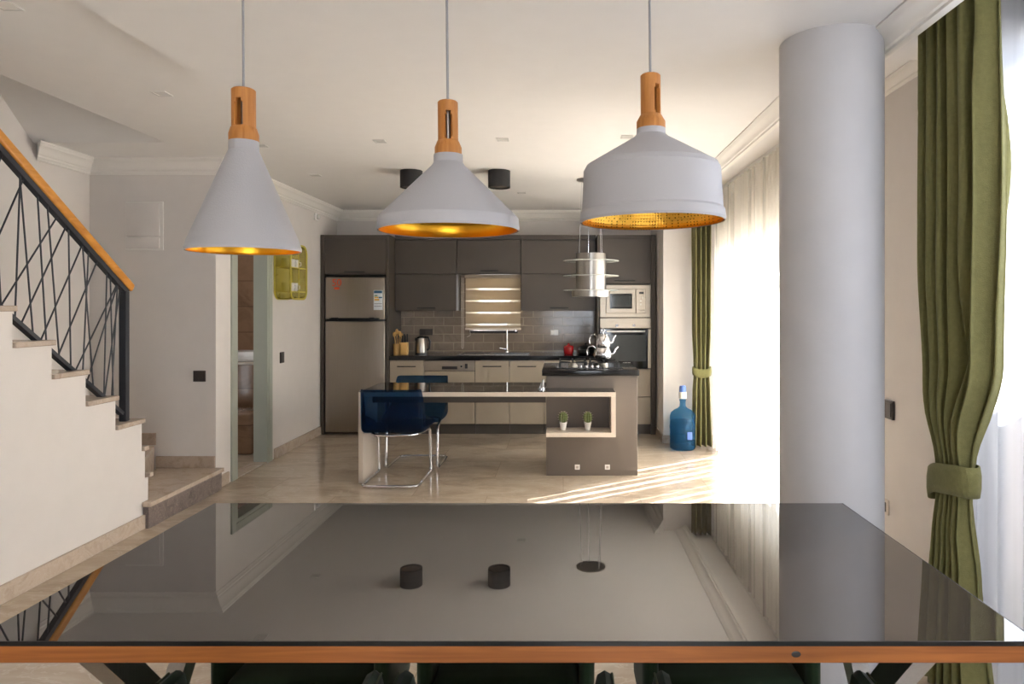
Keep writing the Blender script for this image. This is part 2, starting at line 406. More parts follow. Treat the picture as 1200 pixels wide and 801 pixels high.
# cornices: profile (out, down)
PROF = [(0, 0), (.115, 0), (.115, -.012), (.105, -.018), (.10, -.03), (.085, -.036), (.065, -.05), (.05, -.072), (.04, -.082), (.03, -.086), (.03, -.10), (.018, -.106), (.012, -.118), (0, -.122)]
def cornice(name, p0, p1, nrm, z, k=1.0, ext0=0, ext1=0):
    """runs from p0 to p1 along the wall, nrm points into the room; ext = mitre growth at the ends (+1 outer, -1 inner)"""
    p0 = Vector((p0[0], p0[1], 0)); p1 = Vector((p1[0], p1[1], 0)); n = Vector((nrm[0], nrm[1], 0)); d = (p1-p0).normalized()
    rows = []
    A = [p0+n*(o*k)-d*(o*k*ext0)+Vector((0, 0, z+dn*k)) for o, dn in PROF]
    B = [p1+n*(o*k)+d*(o*k*ext1)+Vector((0, 0, z+dn*k)) for o, dn in PROF]
    b = bmesh.new(); va = [b.verts.new(v) for v in A]; vb = [b.verts.new(v) for v in B]
    m_ = len(va)
    for i in range(m_): b.faces.new((va[i], va[(i+1) % m_], vb[(i+1) % m_], vb[i]))
    b.faces.new(va); b.faces.new(vb[::-1]); bmesh.ops.recalc_face_normals(b, faces=b.faces)
    mb = MB(); mb._merge(b); return struct(mb, name, M['trimw'])
cornice('trim_1', (XL, 5.6), (XL, YB), (1, 0), CEIL, 1, 1, -1)
cornice('trim_2', (XL, YB), (1.10, YB), (0, -1), CEIL, 1, -1, -1)
cornice('trim_3', (1.10, YB), (1.10, 7.5), (-1, 0), CEIL, 1, -1, 1)
cornice('trim_4', (-3.885, 5.6), (XL, 5.6), (0, -1), CEIL, 1, -1, 1)
cornice('trim_5', (-3.885, 5.6), (-3.885, 5.04), (1, 0), CEIL, 1, -1, 1)
cornice('trim_6', (XR, 3.05), (XR, 7.5), (-1, 0), CEIL, .5, 0, -1)
# pelmet hiding the curtain rail: box with a cornice on its room side
def pelmet(name, y0, y1, z):
    mb = MB().box(1.335, 1.36, y0, y1, z-.062, z)
    P = [(1.335, z), (1.228, z), (1.228, z-.008), (1.24, z-.012), (1.247, z-.018), (1.262, z-.022), (1.285, z-.03), (1.30, z-.04), (1.308, z-.05), (1.322, z-.052), (1.325, z-.062), (1.335, z-.062)]
    mb.prism([(a, b) for a, b in P], 'y', y0, y1)
    return struct(mb, name, M['trimw'])
pelmet('trim_7', 3.49, 7.5, 2.70); pelmet('trim_8', -2.6, 3.49, 2.60)
struct(MB().box(1.337, 1.3595, -2.6, 3.49, 2.60, 2.70), 'trim_10', M['trimw'])

# baseboards
def bb(name, x0, x1, y0, y1, z0, z1, m='stone'): return struct(MB().box(x0, x1, y0, y1, z0, z1, .003, 1), name, M[m])
bb('baseboard_stair', -2.84, -2.822, -2.6, 4.62, 0, .095)
bb('baseboard_left', XL, XL+.016, 6.72, 8.0, 0, .10)
bb('baseboard_left_corner', XL, XL+.016, 5.6, 5.80, 0, .10)
bb('baseboard_back_right', 1.10, 1.75, 7.484, 7.5, 0, .09)
bb('baseboard_return', 1.084, 1.10, 7.484, 8.0, 0, .09)
bb('baseboard_right', XR-.016, XR, 3.0, 4.35, 0, .09)
bb('baseboard_landing', -3.335, XL, 5.584, 5.6, .18, .275, 'skirt')

# windows: frames and panes in the openings
def win_x(name, y0, y1, z1, n, x=XR+.08):
    fr = MB(); t_ = .06
    fr.box(x, x+t_, y0, y1, 0, .08).box(x, x+t_, y0, y1, z1-.07, z1)
    for i in range(n+1):
        yy = y0+(y1-y0-.07)*i/n; fr.box(x+.002, x+t_-.002, yy, yy+.07, .08, z1-.07)
    o = struct(fr, name, M['glaze'])
    for i in range(n):
        ya = y0+(y1-y0-.07)*i/n+.07; yb = y0+(y1-y0-.07)*(i+1)/n
        MB().box(x+.025, x+.031, ya, yb, .08, z1-.07).build('window_pane', M['pane'], o)
    return o
win_x('window_1', AY0, AY1, AZ, 3); win_x('window_2', BY0, BY1, BZ, 2)
fr = MB(); x0, x1 = RX0, RX1
fr.box(x0, x1, -2.74, -2.68, RZ0, RZ0+.08).box(x0, x1, -2.74, -2.68, 2.38, 2.45)
for i in range(3):
    xx = x0+(x1-x0-.07)*i/2; fr.box(xx, xx+.07, -2.738, -2.682, RZ0+.08, 2.38)
o = struct(fr, 'window_3', M['glaze'])
for i in range(2):
    xa = x0+(x1-x0-.07)*i/2+.07; xb = x0+(x1-x0-.07)*(i+1)/2
    MB().box(xa, xb, -2.712, -2.706, RZ0+.08, 2.38).build('window_pane', M['pane'], o)
fr = MB().box(wx0, wx1, 8.66, 8.71, wz0, wz0+.05).box(wx0, wx1, 8.66, 8.71, wz1-.05, wz1).box(wx0, wx0+.05, 8.66, 8.71, wz0+.05, wz1-.05).box(wx1-.05, wx1, 8.66, 8.71, wz0+.05, wz1-.05)
o = struct(fr, 'window_4', M['glaze'])
MB().box(wx0+.05, wx1-.05, 8.68, 8.686, wz0+.05, wz1-.05).build('window_pane', M['pane'], o)
o2 = MB().box(wx0-.05, wx1+.05, 8.50, 8.62, wz0-.03, wz0-.002).build('window_sill', M['blackmatte'], o)

# bathroom beyond the door
w = MB().box(-4.3, -4.2, 5.75, 8.6, 0, CEIL).box(-4.2, XL-.13, 8.0, 8.1, 0, CEIL)
struct(w, 'wall_bathroom', M['bathtile'])
# door frame
d = MB()
d.box(XL-.12, XL+.012, DY0, DY0+.035, 0, DZ).box(XL-.12, XL+.012, DY1-.035, DY1, 0, DZ).box(XL-.12, XL+.012, DY0+.035, DY1-.035, DZ-.035, DZ)
d.box(XL, XL+.018, DY0-.075, DY0, 0, DZ+.07, .003, 1).box(XL, XL+.018, DY1, DY1+.075, 0, DZ+.07, .003, 1).box(XL, XL+.018, DY0, DY1, DZ, DZ+.07, .003, 1)
struct(d, 'door_1', M['frame_g'])
struct(MB().box(XL-.13, XL+.01, DY0+.035, DY1-.035, 0, .012, .003, 1), 'trim_9', M['stone'])
v = empty('bathroom_vanity', (-3.5, 7.75, 0), 'brown bathroom vanity with white basin seen through the doorway', 'vanity')
MB().box(-4.15, -3.08, 7.5, 7.99, .35, .86, .01).build('cabinet_body', M['bathtile'], v)
MB().box(-4.15, -3.08, 7.48, 7.99, .86, .89, .004).build('counter', M['stone'], v)
MB().box(-3.75, -3.25, 7.52, 7.9, .89, 1.0, .03, 3).build('basin', M['ceramic'], v)
MB().cyl((-3.5, 7.95, .89), (-3.5, 7.95, 1.13), .014).tube([(-3.5, 7.95, 1.12), (-3.5, 7.9, 1.15), (-3.5, 7.8, 1.12)], .012).cyl((-3.42, 7.95, .89), (-3.42, 7.95, 1.05), .018).build('faucet', M['chrome'], v)
tag(MB().box(-4.15, -3.15, 6.9, 7.35, 0, .42, .03, 3).build('bathroom_bench', M['bathtile']), 'low brown tiled bench inside the bathroom beyond the open door', 'bench')

# ------------------------------------------------------------------ staircase
RZ, GO, SY = .19, .27, 4.60
def tz(k): return .745+RZ*k
pts = [(-2.8, 0), (SY+.07, 0), (SY+.07, .335), (SY+.035, .335), (SY+.035, .525), (SY, .525)]
top = []
for k in range(0, 11):
    top += [(SY-GO*k, tz(k)-.03), (SY-GO*(k+1), tz(k)-.03)]
pts += [p for p in top]
pts += [(SY-GO*11, 2.66), (-2.8, 2.66)]
w = MB().prism(pts, 'x', -2.94, -2.84); struct(w, 'wall_stair_side', M['wall'])
st = empty('staircase', (-3.4, 4.6, 0), 'beige marble staircase with white risers turning from a low landing at the left wall', 'staircase')
LP = [(-2.79, 4.602), (-2.79, 5.598), (-3.335, 5.598), (-2.945, 4.675), (-2.838, 4.675), (-2.838, 4.602)]
MB().prism([(x+(.01 if x > -2.8 else 0), y) for x, y in LP], 'z', .15, .18).build('tread', M['stone'], st)
MB().prism([(-2.80, 4.612), (-2.80, 5.598), (-3.335, 5.598), (-2.945, 4.675), (-2.838, 4.675), (-2.838, 4.612)], 'z', .0, .149).build('riser', M['darkmarble'], st)['label'] = 'dark brown marble riser of the landing'
def winder(poly, z):
    MB().prism(poly, 'z', z-.03, z).build('tread', M['stone'], st)
    MB().prism(poly, 'z', 0.0, z-.031).build('riser', M['skirt'], st)
winder([(-2.945, 4.68), (-3.34, 5.58), (-3.88, 5.58), (-3.88, 5.25), (-2.955, 4.665)], .365)
winder([(-2.95, 4.66), (-3.88, 5.24), (-3.88, 4.62), (-2.95, 4.62)], .555)
MB().box(-2.96, -2.818, 4.6, 4.65, .525, .555, .004, 1).build('tread', M['stone'], st)
MB().box(-2.96, -2.818, 4.66, 4.70, .335, .365, .004, 1).build('tread', M['stone'], st)
MB().box(-3.88, -3.335, 5.582, 5.598, .366, .465, .003, 1).build('skirting', M['skirt'], st)
MB().box(-3.88, -2.945, SY-.012, SY, .556, .714).build('riser', M['trimw'], st)
for k in range(11):
    y1 = SY-GO*k; y0 = y1-GO
    MB().box(-3.88, -2.822, y0-.0, y1+.015, tz(k)-.03, tz(k), .004, 1).build('tread', M['stone'], st)
    MB().box(-3.88, -2.945, y0, y0+.012, tz(k)+.001, tz(k)+RZ-.031).build('riser', M['trimw'], st)

# railing
RX = -2.894
rl = empty('stair_railing', (RX, 4.5, .745), 'dark steel stair railing with crisscross rods and orange wooden handrail', 'railing')
def hz(y): return 1.63+(4.557-y)*.70
YE = 1.6
MB().box(RX-.024, RX+.024, 4.48, 4.52, .746, hz(4.5)-.07, .003, 1).build('newel_post', M['rail'], rl)
prof = []
MB().tube([(RX, 4.56, hz(4.56)-.008), (RX, YE, hz(YE)-.008)], .03, sq=(.06, .055)).build('handrail', M['woodrail'], rl)
bpy.data.objects['handrail'].modifiers.new('b', 'BEVEL').width = .012
bpy.data.objects['handrail'].modifiers['b'].segments = 3
MB().tube([(RX, 4.52, hz(4.52)-.062), (RX, YE, hz(YE)-.062)], .03, sq=(.035, .03)).build('top_rail', M['rail'], rl)
def bz(y): return .80+(4.47-y)*.72
MB().tube([(RX, 4.47, bz(4.47)), (RX, YE, bz(YE))], .03, sq=(.035, .022)).build('bottom_rail', M['rail'], rl)
rods = [(4.38, 4.43), (4.30, 4.46), (4.14, 4.44)]
y = 4.39
while y > 1.9:
    rods.append((y, y+random.choice([-.10, -.06, -.03, .03, .05, -.08]))); y -= random.choice([.09, .12, .10])
y = 4.04
while y > 1.8:
    rods.append((y, y+random.choice([.34, .40, .37, .30]))); y -= random.choice([.11, .14, .13])
for a, b in rods:
    MB().cyl((RX+random.uniform(-.006, .006), a, bz(a)), (RX+random.uniform(-.006, .006), b, hz(b)-.06), .0045, 8).build('baluster_rod', M['rail'], rl)

# ------------------------------------------------------------------ kitchen
HND = M['blackmatte']
def handle_bar(parent, xc, y, z, wd=.24, m=None):
    MB().box(xc-wd/2, xc+wd/2, y-.028, y-.018, z-.006, z+.006, .003, 1).box(xc-wd/2+.01, xc-wd/2+.022, y-.02, y, z-.005, z+.005).box(xc+wd/2-.022, xc+wd/2-.01, y-.02, y, z-.005, z+.005).build('handle', m or HND, parent)
KF = 8.0; UF = 8.25; TOP = 2.34
# fridge housing
h = empty('tall_cabinet', (-2.45, 8.3, 0), 'taupe tall cabinet housing the fridge in the left corner', 'cabinet')
MB().box(-2.845, -2.80, KF, 8.595, 0, TOP, .002, 1).box(-2.075, -2.04, KF, 8.595, 0, TOP, .002, 1).box(-2.80, -2.075, KF+.02, 8.595, 1.875, TOP).box(-2.80, -2.075, 8.57, 8.595, 0, 1.875).build('cabinet_body', M['upper'], h)
dd = MB().box(-2.795, -2.08, KF-.002, KF+.018, 1.885, 2.29, .003, 1).build('door', M['upper'], h); handle_bar(dd, -2.44, KF, 1.905)
# refrigerator
fz = empty('refrigerator', (-2.43, 8.3, 0), 'stainless steel fridge with a freezer door on top and energy label', 'refrigerator')
MB().box(-2.785, -2.09, KF+.03, 8.55, .02, 1.86, .004).build('fridge_body', M['black'], fz)
d1 = MB().box(-2.775, -2.08, KF-.04, KF+.028, 1.352, 1.84, .008, 3).build('freezer_door', M['fridge'], fz)
d2 = MB().box(-2.775, -2.08, KF-.04, KF+.028, .035, 1.328, .008, 3).build('fridge_door', M['fridge'], fz)
MB().box(-2.72, -2.14, KF-.062, KF-.042, 1.352, 1.366, .004, 2).box(-2.70, -2.62, KF-.066, KF-.042, 1.348, 1.372, .005, 2).box(-2.26, -2.20, KF-.066, KF-.042, 1.348, 1.372, .005, 2).build('handle', M['black'], d1)
yf = KF-.0415
def textobj(txt, size, loc, m, parent, name, extr=.001, rz=0):
    cu = bpy.data.curves.new(name, 'FONT'); cu.body = txt; cu.size = size; cu.extrude = extr; cu.align_x = 'CENTER'; cu.align_y = 'CENTER'
    t_ = bpy.data.objects.new(name, cu); C.objects.link(t_)
    dg = bpy.context.evaluated_depsgraph_get(); me = bpy.data.meshes.new_from_object(t_.evaluated_get(dg))
    bpy.data.objects.remove(t_)
    me.transform(Matrix.Rotation(PI/2, 4, 'X')); me.transform(Matrix.Translation(Vector(loc)-ORG[parent.name]))
    me.materials.clear(); me.materials.append(m)
    o_ = bpy.data.objects.new(name, me); C.objects.link(o_); o_.parent = parent; ORG[o_.name] = ORG[parent.name]
    return o_
textobj('50', .115, (-2.64, yf-.002, 1.775), M['orange'], d1, 'sticker')['label'] = 'orange number sticker'
MB().box(-2.67, -2.61, yf-.002, yf, 1.70, 1.725).build('sticker_caption', M['orange'], d1)
MB().box(-2.21, -2.105, yf-.002, yf, 1.46, 1.69).build('energy_label', M['labelw'], d1)
MB().box(-2.205, -2.11, yf-.004, yf-.002, 1.655, 1.685).box(-2.15, -2.11, yf-.004, yf-.002, 1.598, 1.612).build('label_header', M['labelblue'], d1)
MB().box(-2.20, -2.165, yf-.004, yf-.002, 1.622, 1.634).build('label_arrow', M['labelgreen'], d1)
MB().box(-2.20, -2.155, yf-.004, yf-.002, 1.598, 1.614).box(-2.20, -2.145, yf-.004, yf-.002, 1.57, 1.59).build('label_arrow', M['labelyel'], d1)
mk = MB()
for i in range(5):
    mk.box(-2.20+.018*i, -2.19+.018*i, yf-.004, yf-.002, 1.50, 1.508); mk.box(-2.20+.018*i, -2.188+.018*i, yf-.004, yf-.002, 1.53, 1.536)
mk.build('printed_lines', M['blackmatte'], d1)
# wall cabinets
def wallcab(x0, x1, z0, doors, label):
    e = empty('wall_cabinet', ((x0+x1)/2, 8.4, z0), label, 'cabinet', None)
    MB().box(x0+.002, x1-.002, UF+.02, 8.595, z0, 2.305).box(x0+.002, x1-.002, UF+.002, 8.595, 2.309, TOP+.025).build('cabinet_body', M['upper'], e)
    for za, zb, hh in doors:
        q = MB().box(x0+.004, x1-.004, UF, UF+.018, za, zb, .003, 1).build('door', M['upper'], e)
        if hh: handle_bar(q, (x0+x1)/2+.01, UF, za+.035, .22)
    return e
wallcab(-2.035, -1.289, 1.448, [(1.448, 1.89, 1), (1.895, 2.302, 0)], 'taupe wall cabinet of two stacked doors beside the fridge housing')
wallcab(-1.289, -.511, 1.892, [(1.895, 2.302, 1)], 'short taupe wall cabinet above the kitchen window blind')
wallcab(-.511, .395, 1.448, [(1.448, 1.89, 1), (1.895, 2.302, 0)], 'taupe wall cabinet of two stacked doors right of the window')
# oven tower
tw = empty('oven_tower_cabinet', (.72, 8.3, 0), 'taupe tall cabinet housing the built-in microwave and oven', 'cabinet')
MB().box(.40, .425, KF, 8.595, 0, TOP, .002, 1).box(1.03, 1.085, KF, 8.595, 0, TOP, .002, 1).box(.425, 1.03, KF+.02, 8.595, 1.765, TOP).box(.425, 1.03, 8.5, 8.595, .1, 1.765).box(.425, 1.03, KF+.05, 8.5, 0, .10).box(.425, 1.03, KF+.02, 8.5, .10, .77).build('cabinet_body', M['upper'], tw)
q = MB().box(.43, 1.025, KF, KF+.018, 1.77, 2.30, .003, 1).build('door', M['upper'], tw); handle_bar(q, .72, KF, 1.80)
q = MB().box(.43, 1.025, KF, KF+.018, .445, .765, .003, 1).build('drawer', M['beige'], tw)
q = MB().box(.43, 1.025, KF, KF+.018, .12, .437, .003, 1).build('drawer', M['beige'], tw)
# microwave
mw = empty('microwave', (.727, 8.2, 1.37), 'built-in stainless microwave above the oven', 'microwave')
MB().box(.43, 1.025, KF-.01, KF+.012, 1.372, 1.755, .004, 1).box(.46, 1.0, KF+.012, 8.45, 1.39, 1.74).build('microwave_body', M['mwsteel'], mw)
q = MB().box(.50, .845, KF-.03, KF-.01, 1.42, 1.705, .004, 1).build('door', M['mwsteel'], mw)
MB().box(.545, .805, KF-.033, KF-.03, 1.475, 1.65, .001, 1).build('door_window', M['darkglass'], q)
MB().box(.565, .785, KF-.035, KF-.033, 1.495, 1.63).build('window_mesh', M['greyglass'], q)
q = MB().box(.85, .965, KF-.03, KF-.01, 1.42, 1.705, .004, 1).build('control_panel', M['mwsteel'], mw)
MB().box(.885, .94, KF-.033, KF-.03, 1.645, 1.672).build('display', M['black'], q)
for zz in (1.605, 1.565, 1.525):
    MB().lathe([(0, 0), (.012, 0), (.012, .008), (0, .008)], (0, 0, 0), 14).build('button', M['ceramic'], q)
    ob = C.objects[-1]; ob.location = Vector((.905+(.02 if zz > 1.6 else 0), KF-.03, zz)); ob.rotation_euler = (PI/2, 0, 0)
    ob.data.transform(Matrix.Translation(ORG[q.name])); ob.location -= ORG[q.name]; 
MB().box(.88, .945, KF-.034, KF-.03, 1.445, 1.475, .002, 1).build('button', M['cream'], q)
# oven
ov = empty('oven', (.727, 8.2, .775), 'built-in oven with black glass door below the microwave', 'oven')
MB().box(.46, 1.0, KF+.015, 8.45, .79, 1.355).build('oven_body', M['blackmatte'], ov)
q = MB().box(.43, 1.025, KF-.025, KF+.013, 1.245, 1.368, .004, 1).build('control_panel', M['mwsteel'], ov)
for xx in (.627, .824):
    MB().tube([(xx, KF-.025, 1.28), (xx, KF-.05, 1.28)], .017, 20).build('knob', M['chrome'], q)
q = MB().box(.43, 1.025, KF-.025, KF+.013, .775, 1.24, .004, 1).build('door', M['darkglass'], ov)
MB().box(.52, .965, KF-.028, KF-.025, .86, 1.17, .001, 1).build('door_window', M['greyglass'], q)
MB().box(.51, .955, KF-.062, KF-.048, 1.20, 1.222, .004, 1).box(.53, .545, KF-.05, KF-.025, 1.203, 1.218).box(.92, .935, KF-.05, KF-.025, 1.203, 1.218).build('handle', M['ceramic'], q)
MB().box(.99, 1.024, KF-.029, KF-.025, .78, 1.235, .001, 1).build('door_edge', M['mwsteel'], q)
mk = MB()
for i, wd in enumerate((.012, .016, .010, .014, .012)): mk.box(.70+i*.018, .70+i*.018+wd, KF-.0285, KF-.0255, .835, .847)
mk.build('brand_mark', M['white'], q)
# base cabinets
def basecab(x0, x1, label, top=.872):
    e = empty('base_cabinet', ((x0+x1)/2, 8.3, 0), label, 'cabinet')
    MB().box(x0+.001, x1-.001, KF+.02, 8.59, .12, top).build('cabinet_body', M['beige'], e)
    MB().box(x0+.001, x1-.001, KF+.05, 8.59, 0, .118).build('plinth', M['toe'], e)
    q_ = MB().box(x0+.003, x1-.003, KF, KF+.018, .125, .868, .003, 1).build('door', M['beige'], e)
    handle_bar(q_, (x0+x1)/2, KF, .80, .22)
    return e
basecab(-2.035, -1.63, 'beige base cabinet next to the fridge housing')
basecab(-1.034, -.63, 'beige base cabinet just right of the dishwasher', .785)
basecab(-.63, -.22, 'beige base cabinet under the right end of the sink', .785)
basecab(-.22, .395, 'wide beige base cabinet half hidden behind the island')
dw = empty('dishwasher', (-1.33, 8.3, 0), 'integrated dishwasher with steel control panel under the worktop', 'dishwasher')
MB().box(-1.628, -1.036, KF+.02, 8.55, .12, .872).build('dishwasher_body', M['blackmatte'], dw)
MB().box(-1.628, -1.036, KF+.05, 8.55, 0, .118).build('plinth', M['toe'], dw)
MB().box(-1.626, -1.038, KF, KF+.018, .125, .74, .003, 1).build('door', M['beige'], dw)
q = MB().box(-1.626, -1.038, KF-.006, KF+.018, .745, .868, .003, 1).build('control_panel', M['mwsteel'], dw)
MB().box(-1.42, -1.24, KF-.009, KF-.006, .765, .80, .001, 1).box(-1.15, -1.12, KF-.012, KF-.006, .775, .83).build('panel_recess', M['blackmatte'], q)
MB().tube([(-1.19, KF-.006, .80), (-1.19, KF-.02, .80)], .012, 14).build('knob', M['chrome'], q)
# worktop
wt = MB().box(-2.035, -1.24, 7.97, 8.595, .875, .925, .003, 1).box(-.40, .395, 7.97, 8.595, .875, .925, .003, 1).box(-1.24, -.40, 7.97, 8.06, .875, .925).box(-1.24, -.40, 8.46, 8.595, .875, .925)
tag(wt.build('kitchen_worktop', M['granite']), 'long black stone worktop along the back wall', 'worktop')
tag(MB().box(-2.035, .395, 8.575, 8.595, .926, 1.447).build('backsplash', M['splash']), kind='structure')
bo = bpy.data.objects['backsplash']
# cut the splash around the window
bm = bmesh.new(); bm.from_mesh(bo.data); bm.free()
bpy.data.objects.remove(bo)
s_ = MB().box(-2.035, wx0-.05, 8.575, 8.597, .926, 1.447).box(wx1+.05, .395, 8.575, 8.597, .926, 1.447).box(wx0-.05, wx1+.05, 8.575, 8.597, .926, wz0-.032).box(-1.288, wx0-.05, 8.575, 8.597, 1.447, 1.89).box(wx1+.05, -.512, 8.575, 8.597, 1.447, 1.89)
struct(s_, 'wall_backsplash', M['splash'])
# sink + faucet
sk = empty('kitchen_sink', (-.82, 8.26, .80), 'stainless steel inset sink with drainer in the black worktop', 'sink')
MB().box(-1.25, -.39, 8.045, 8.07, .9255, .932, .002, 1).box(-1.25, -.39, 8.45, 8.475, .9255, .932, .002, 1).box(-1.25, -1.225, 8.07, 8.45, .9255, .932, .002, 1).box(-.415, -.39, 8.07, 8.45, .9255, .932, .002, 1).box(-1.225, -.85, 8.07, 8.45, .917, .922).build('rim', M['sink'], sk)
MB().box(-.85, -.415, 8.07, 8.45, .79, .80).box(-.85, -.84, 8.07, 8.45, .80, .922).box(-.425, -.415, 8.07, 8.45, .80, .922).box(-.84, -.425, 8.07, 8.08, .80, .922).box(-.84, -.425, 8.44, 8.45, .80, .922).build('bowl', M['sink'], sk)
fc = empty('kitchen_faucet', (-.70, 8.50, .925), 'tall chrome gooseneck faucet behind the sink', 'faucet')
path = [(-.70, 8.50, .93), (-.70, 8.50, 1.24)]
for i in range(1, 9):
    a = PI*i/8; path.append((-.70+.055-.055*math.cos(a), 8.50-.03*math.sin(a)*0, 1.24+.055*math.sin(a)))
path.append((-.59, 8.50, 1.19))
MB().tube(path, .014, 12).lathe([(0, 0), (.028, 0), (.026, .02), (.016, .03), (.016, .07), (0, .07)], (-.70, 8.50, .925), 20).build('spout', M['chrome'], fc)
MB().cyl((-.70, 8.49, .97), (-.79, 8.48, .985), .008).build('lever', M['chrome'], fc)
# blind
bl = empty('zebra_blind', (-.87, 8.24, 1.2), 'cream and brown striped zebra blind over the kitchen window', 'blind')
bxa, bxb = -1.20, -.512
MB().box(bxa, bxb, 8.30, 8.36, 1.845, 1.888, .004, 1).build('headrail', M['grout'], bl)
b1, b2 = MB(), MB()
m, nt, bs = newmat('zebra_opaque'); bs.inputs['Base Color'].default_value = lin((172, 160, 142)); bs.inputs['Roughness'].default_value = .8
tl = nt.nodes.new('ShaderNodeBsdfTranslucent'); tl.inputs[0].default_value = lin((196, 178, 150)); mx = nt.nodes.new('ShaderNodeMixShader'); mx.inputs[0].default_value = .45
nt.links.new(bs.outputs[0], mx.inputs[1]); nt.links.new(tl.outputs[0], mx.inputs[2]); nt.links.new(mx.outputs[0], nt.nodes['Material Output'].inputs[0]); M['zop'] = m
m, nt, bs = newmat('zebra_sheer'); bs.inputs['Base Color'].default_value = lin((232, 222, 204)); bs.inputs['Roughness'].default_value = .8
tl = nt.nodes.new('ShaderNodeBsdfTransparent'); t2 = nt.nodes.new('ShaderNodeBsdfTranslucent'); t2.inputs[0].default_value = lin((238, 226, 200)); mx = nt.nodes.new('ShaderNodeMixShader'); mx.inputs[0].default_value = .5; my = nt.nodes.new('ShaderNodeMixShader'); my.inputs[0].default_value = .35
nt.links.new(bs.outputs[0], mx.inputs[1]); nt.links.new(t2.outputs[0], mx.inputs[2]); nt.links.new(mx.outputs[0], my.inputs[1]); nt.links.new(tl.outputs[0], my.inputs[2]); nt.links.new(my.outputs[0], nt.nodes['Material Output'].inputs[0]); M['zsh'] = m
zz = 1.845; i = 0
while zz > 1.245:
    hgt = .122 if i % 2 == 0 else .022
    lo = max(1.24, zz-hgt)
    (b1 if i % 2 == 0 else b2).box(bxa+.01, bxb-.01, 8.328, 8.331, lo, zz); zz = lo; i += 1
b1.build('dense_band', M['zop'], bl); b2.build('sheer_band', M['zsh'], bl)
MB().box(bxa+.005, bxb-.005, 8.32, 8.34, 1.215, 1.24, .004, 1).build('bottom_rail', M['cream'], bl)
ch = MB()
for xx in (-1.235, -1.215): ch.cyl((xx, 8.31, 1.85), (xx, 8.31, 1.0), .0025, 6)
ch.tube([(-1.235, 8.31, 1.0), (-1.225, 8.31, .985), (-1.215, 8.31, 1.0)], .0025, 6).tube([(-1.14, 8.31, 1.24), (-1.13, 8.31, 1.15), (-1.17, 8.31, 1.13)], .0025, 6)
ch.build('pull_chain', M['cream'], bl)
# sockets on splash
def plate(name, label, cat, x0, x1, y0, y1, z0, z1, m, axis='y', detail=None, dm=None, group=None):
    e = empty(name, ((x0+x1)/2, (y0+y1)/2, z0), label, cat, group)
    MB().box(x0, x1, y0, y1, z0, z1, .002, 1).build('cover_plate', m, e)
    if detail: MB().box(*detail).build('rocker' if 'switch' in name else 'socket_insert', dm or m, e)
    return e
plate('wall_socket', 'double grey socket on the tiles behind the kettle', 'socket', -1.80, -1.64, 8.565, 8.575, 1.14, 1.22, M['toe'], detail=(-1.785, -1.725, 8.561, 8.565, 1.152, 1.208), dm=M['switch'])
plate('wall_socket', 'steel socket on the tiles right of the window', 'socket', -.16, -.06, 8.565, 8.575, 1.14, 1.21, M['steel'], detail=(-.15, -.11, 8.561, 8.565, 1.15, 1.20), dm=M['white'])
plate('light_switch', 'square bronze light switch on the wall above the landing', 'switch', -3.03, -2.93, 5.588, 5.6, .885, .975, M['switch'], detail=(-3.015, -2.985, 5.584, 5.588, .90, .96)) 
bpy.data.objects['light_switch'].location.x += 0.0
plate('light_switch', 'dark light switch on the white wall between doorway and fridge', 'switch', XL, XL+.012, 6.86, 6.95, .93, 1.04, M['switch'], detail=(XL+.012, XL+.016, 6.875, 6.935, .945, 1.025))
plate('light_switch', 'bronze light switch beside the column behind the front curtain', 'switch', XR-.014, XR, 3.60, 3.69, .90, 1.0, M['switch'], detail=(XR-.018, XR-.014, 3.615, 3.675, .915, .985))
plate('wall_socket', 'pale socket low on the wall beside the column', 'socket', XR-.012, XR, 3.66, 3.74, .38, .46, M['cream'], detail=(XR-.015, XR-.012, 3.675, 3.725, .395, .445), dm=M['toe'])
# electrical panel
ep = empty('electrical_panel', (-3.43, 5.58, 1.97), 'flat white electrical panel door high on the landing wall', 'electrical panel')
MB().box(-3.585, -3.275, 5.588, 5.6, 1.96, 2.36, .003, 1).build('panel_frame', M['trimw'], ep)
MB().box(-3.575, -3.30, 5.575, 5.588, 2.075, 2.345, .005, 2).build('panel_door', M['wall'], ep)
MB().box(-3.575, -3.30, 5.575, 5.588, 1.975, 2.065, .005, 2).build('panel_flap', M['wall'], ep)
# small sensor by the cornice
sn = empty('motion_sensor', (XL+.02, 7.85, 2.5), 'small white motion sensor under the cornice above the fridge corner', 'sensor')
MB().box(XL-.002, XL+.02, 7.80, 7.90, 2.49, 2.57, .006, 2).build('sensor_base', M['white'], sn)
MB().sphere((XL+.03, 7.85, 2.53), .028).build('sensor_lens', M['ceramic'], sn)

# counter things
kt = empty('electric_kettle', (-1.72, 8.27, .925), 'steel and black electric kettle standing on the worktop', 'kettle')
kx, ky, kz = -1.72, 8.27, .926
MB().lathe([(0, 0), (.075, 0), (.075, .015), (0, .015)], (kx, ky, kz), 28).build('base', M['black'], kt)
MB().lathe([(0, .016), (.07, .016), (.072, .05), (.062, .15), (.05, .19), (0, .19)], (kx, ky, kz), 32).build('kettle_body', M['steel'], kt)
MB().lathe([(.052, .19), (.05, .205), (.03, .215), (0, .218)], (kx, ky, kz), 24).box(kx-.075, kx-.045, ky-.015, ky+.015, kz+.16, kz+.195, .005, 1).build('lid', M['black'], kt)
MB().tube([(kx+.04, ky, kz+.205), (kx+.085, ky, kz+.20), (kx+.105, ky, kz+.15), (kx+.098, ky, kz+.07), (kx+.07, ky, kz+.045)], .013, 10).build('handle', M['black'], kt)
up = empty('utensil_pot', (-1.99, 8.2, .925), 'round bamboo pot holding wooden utensils beside the fridge housing', 'utensil holder')
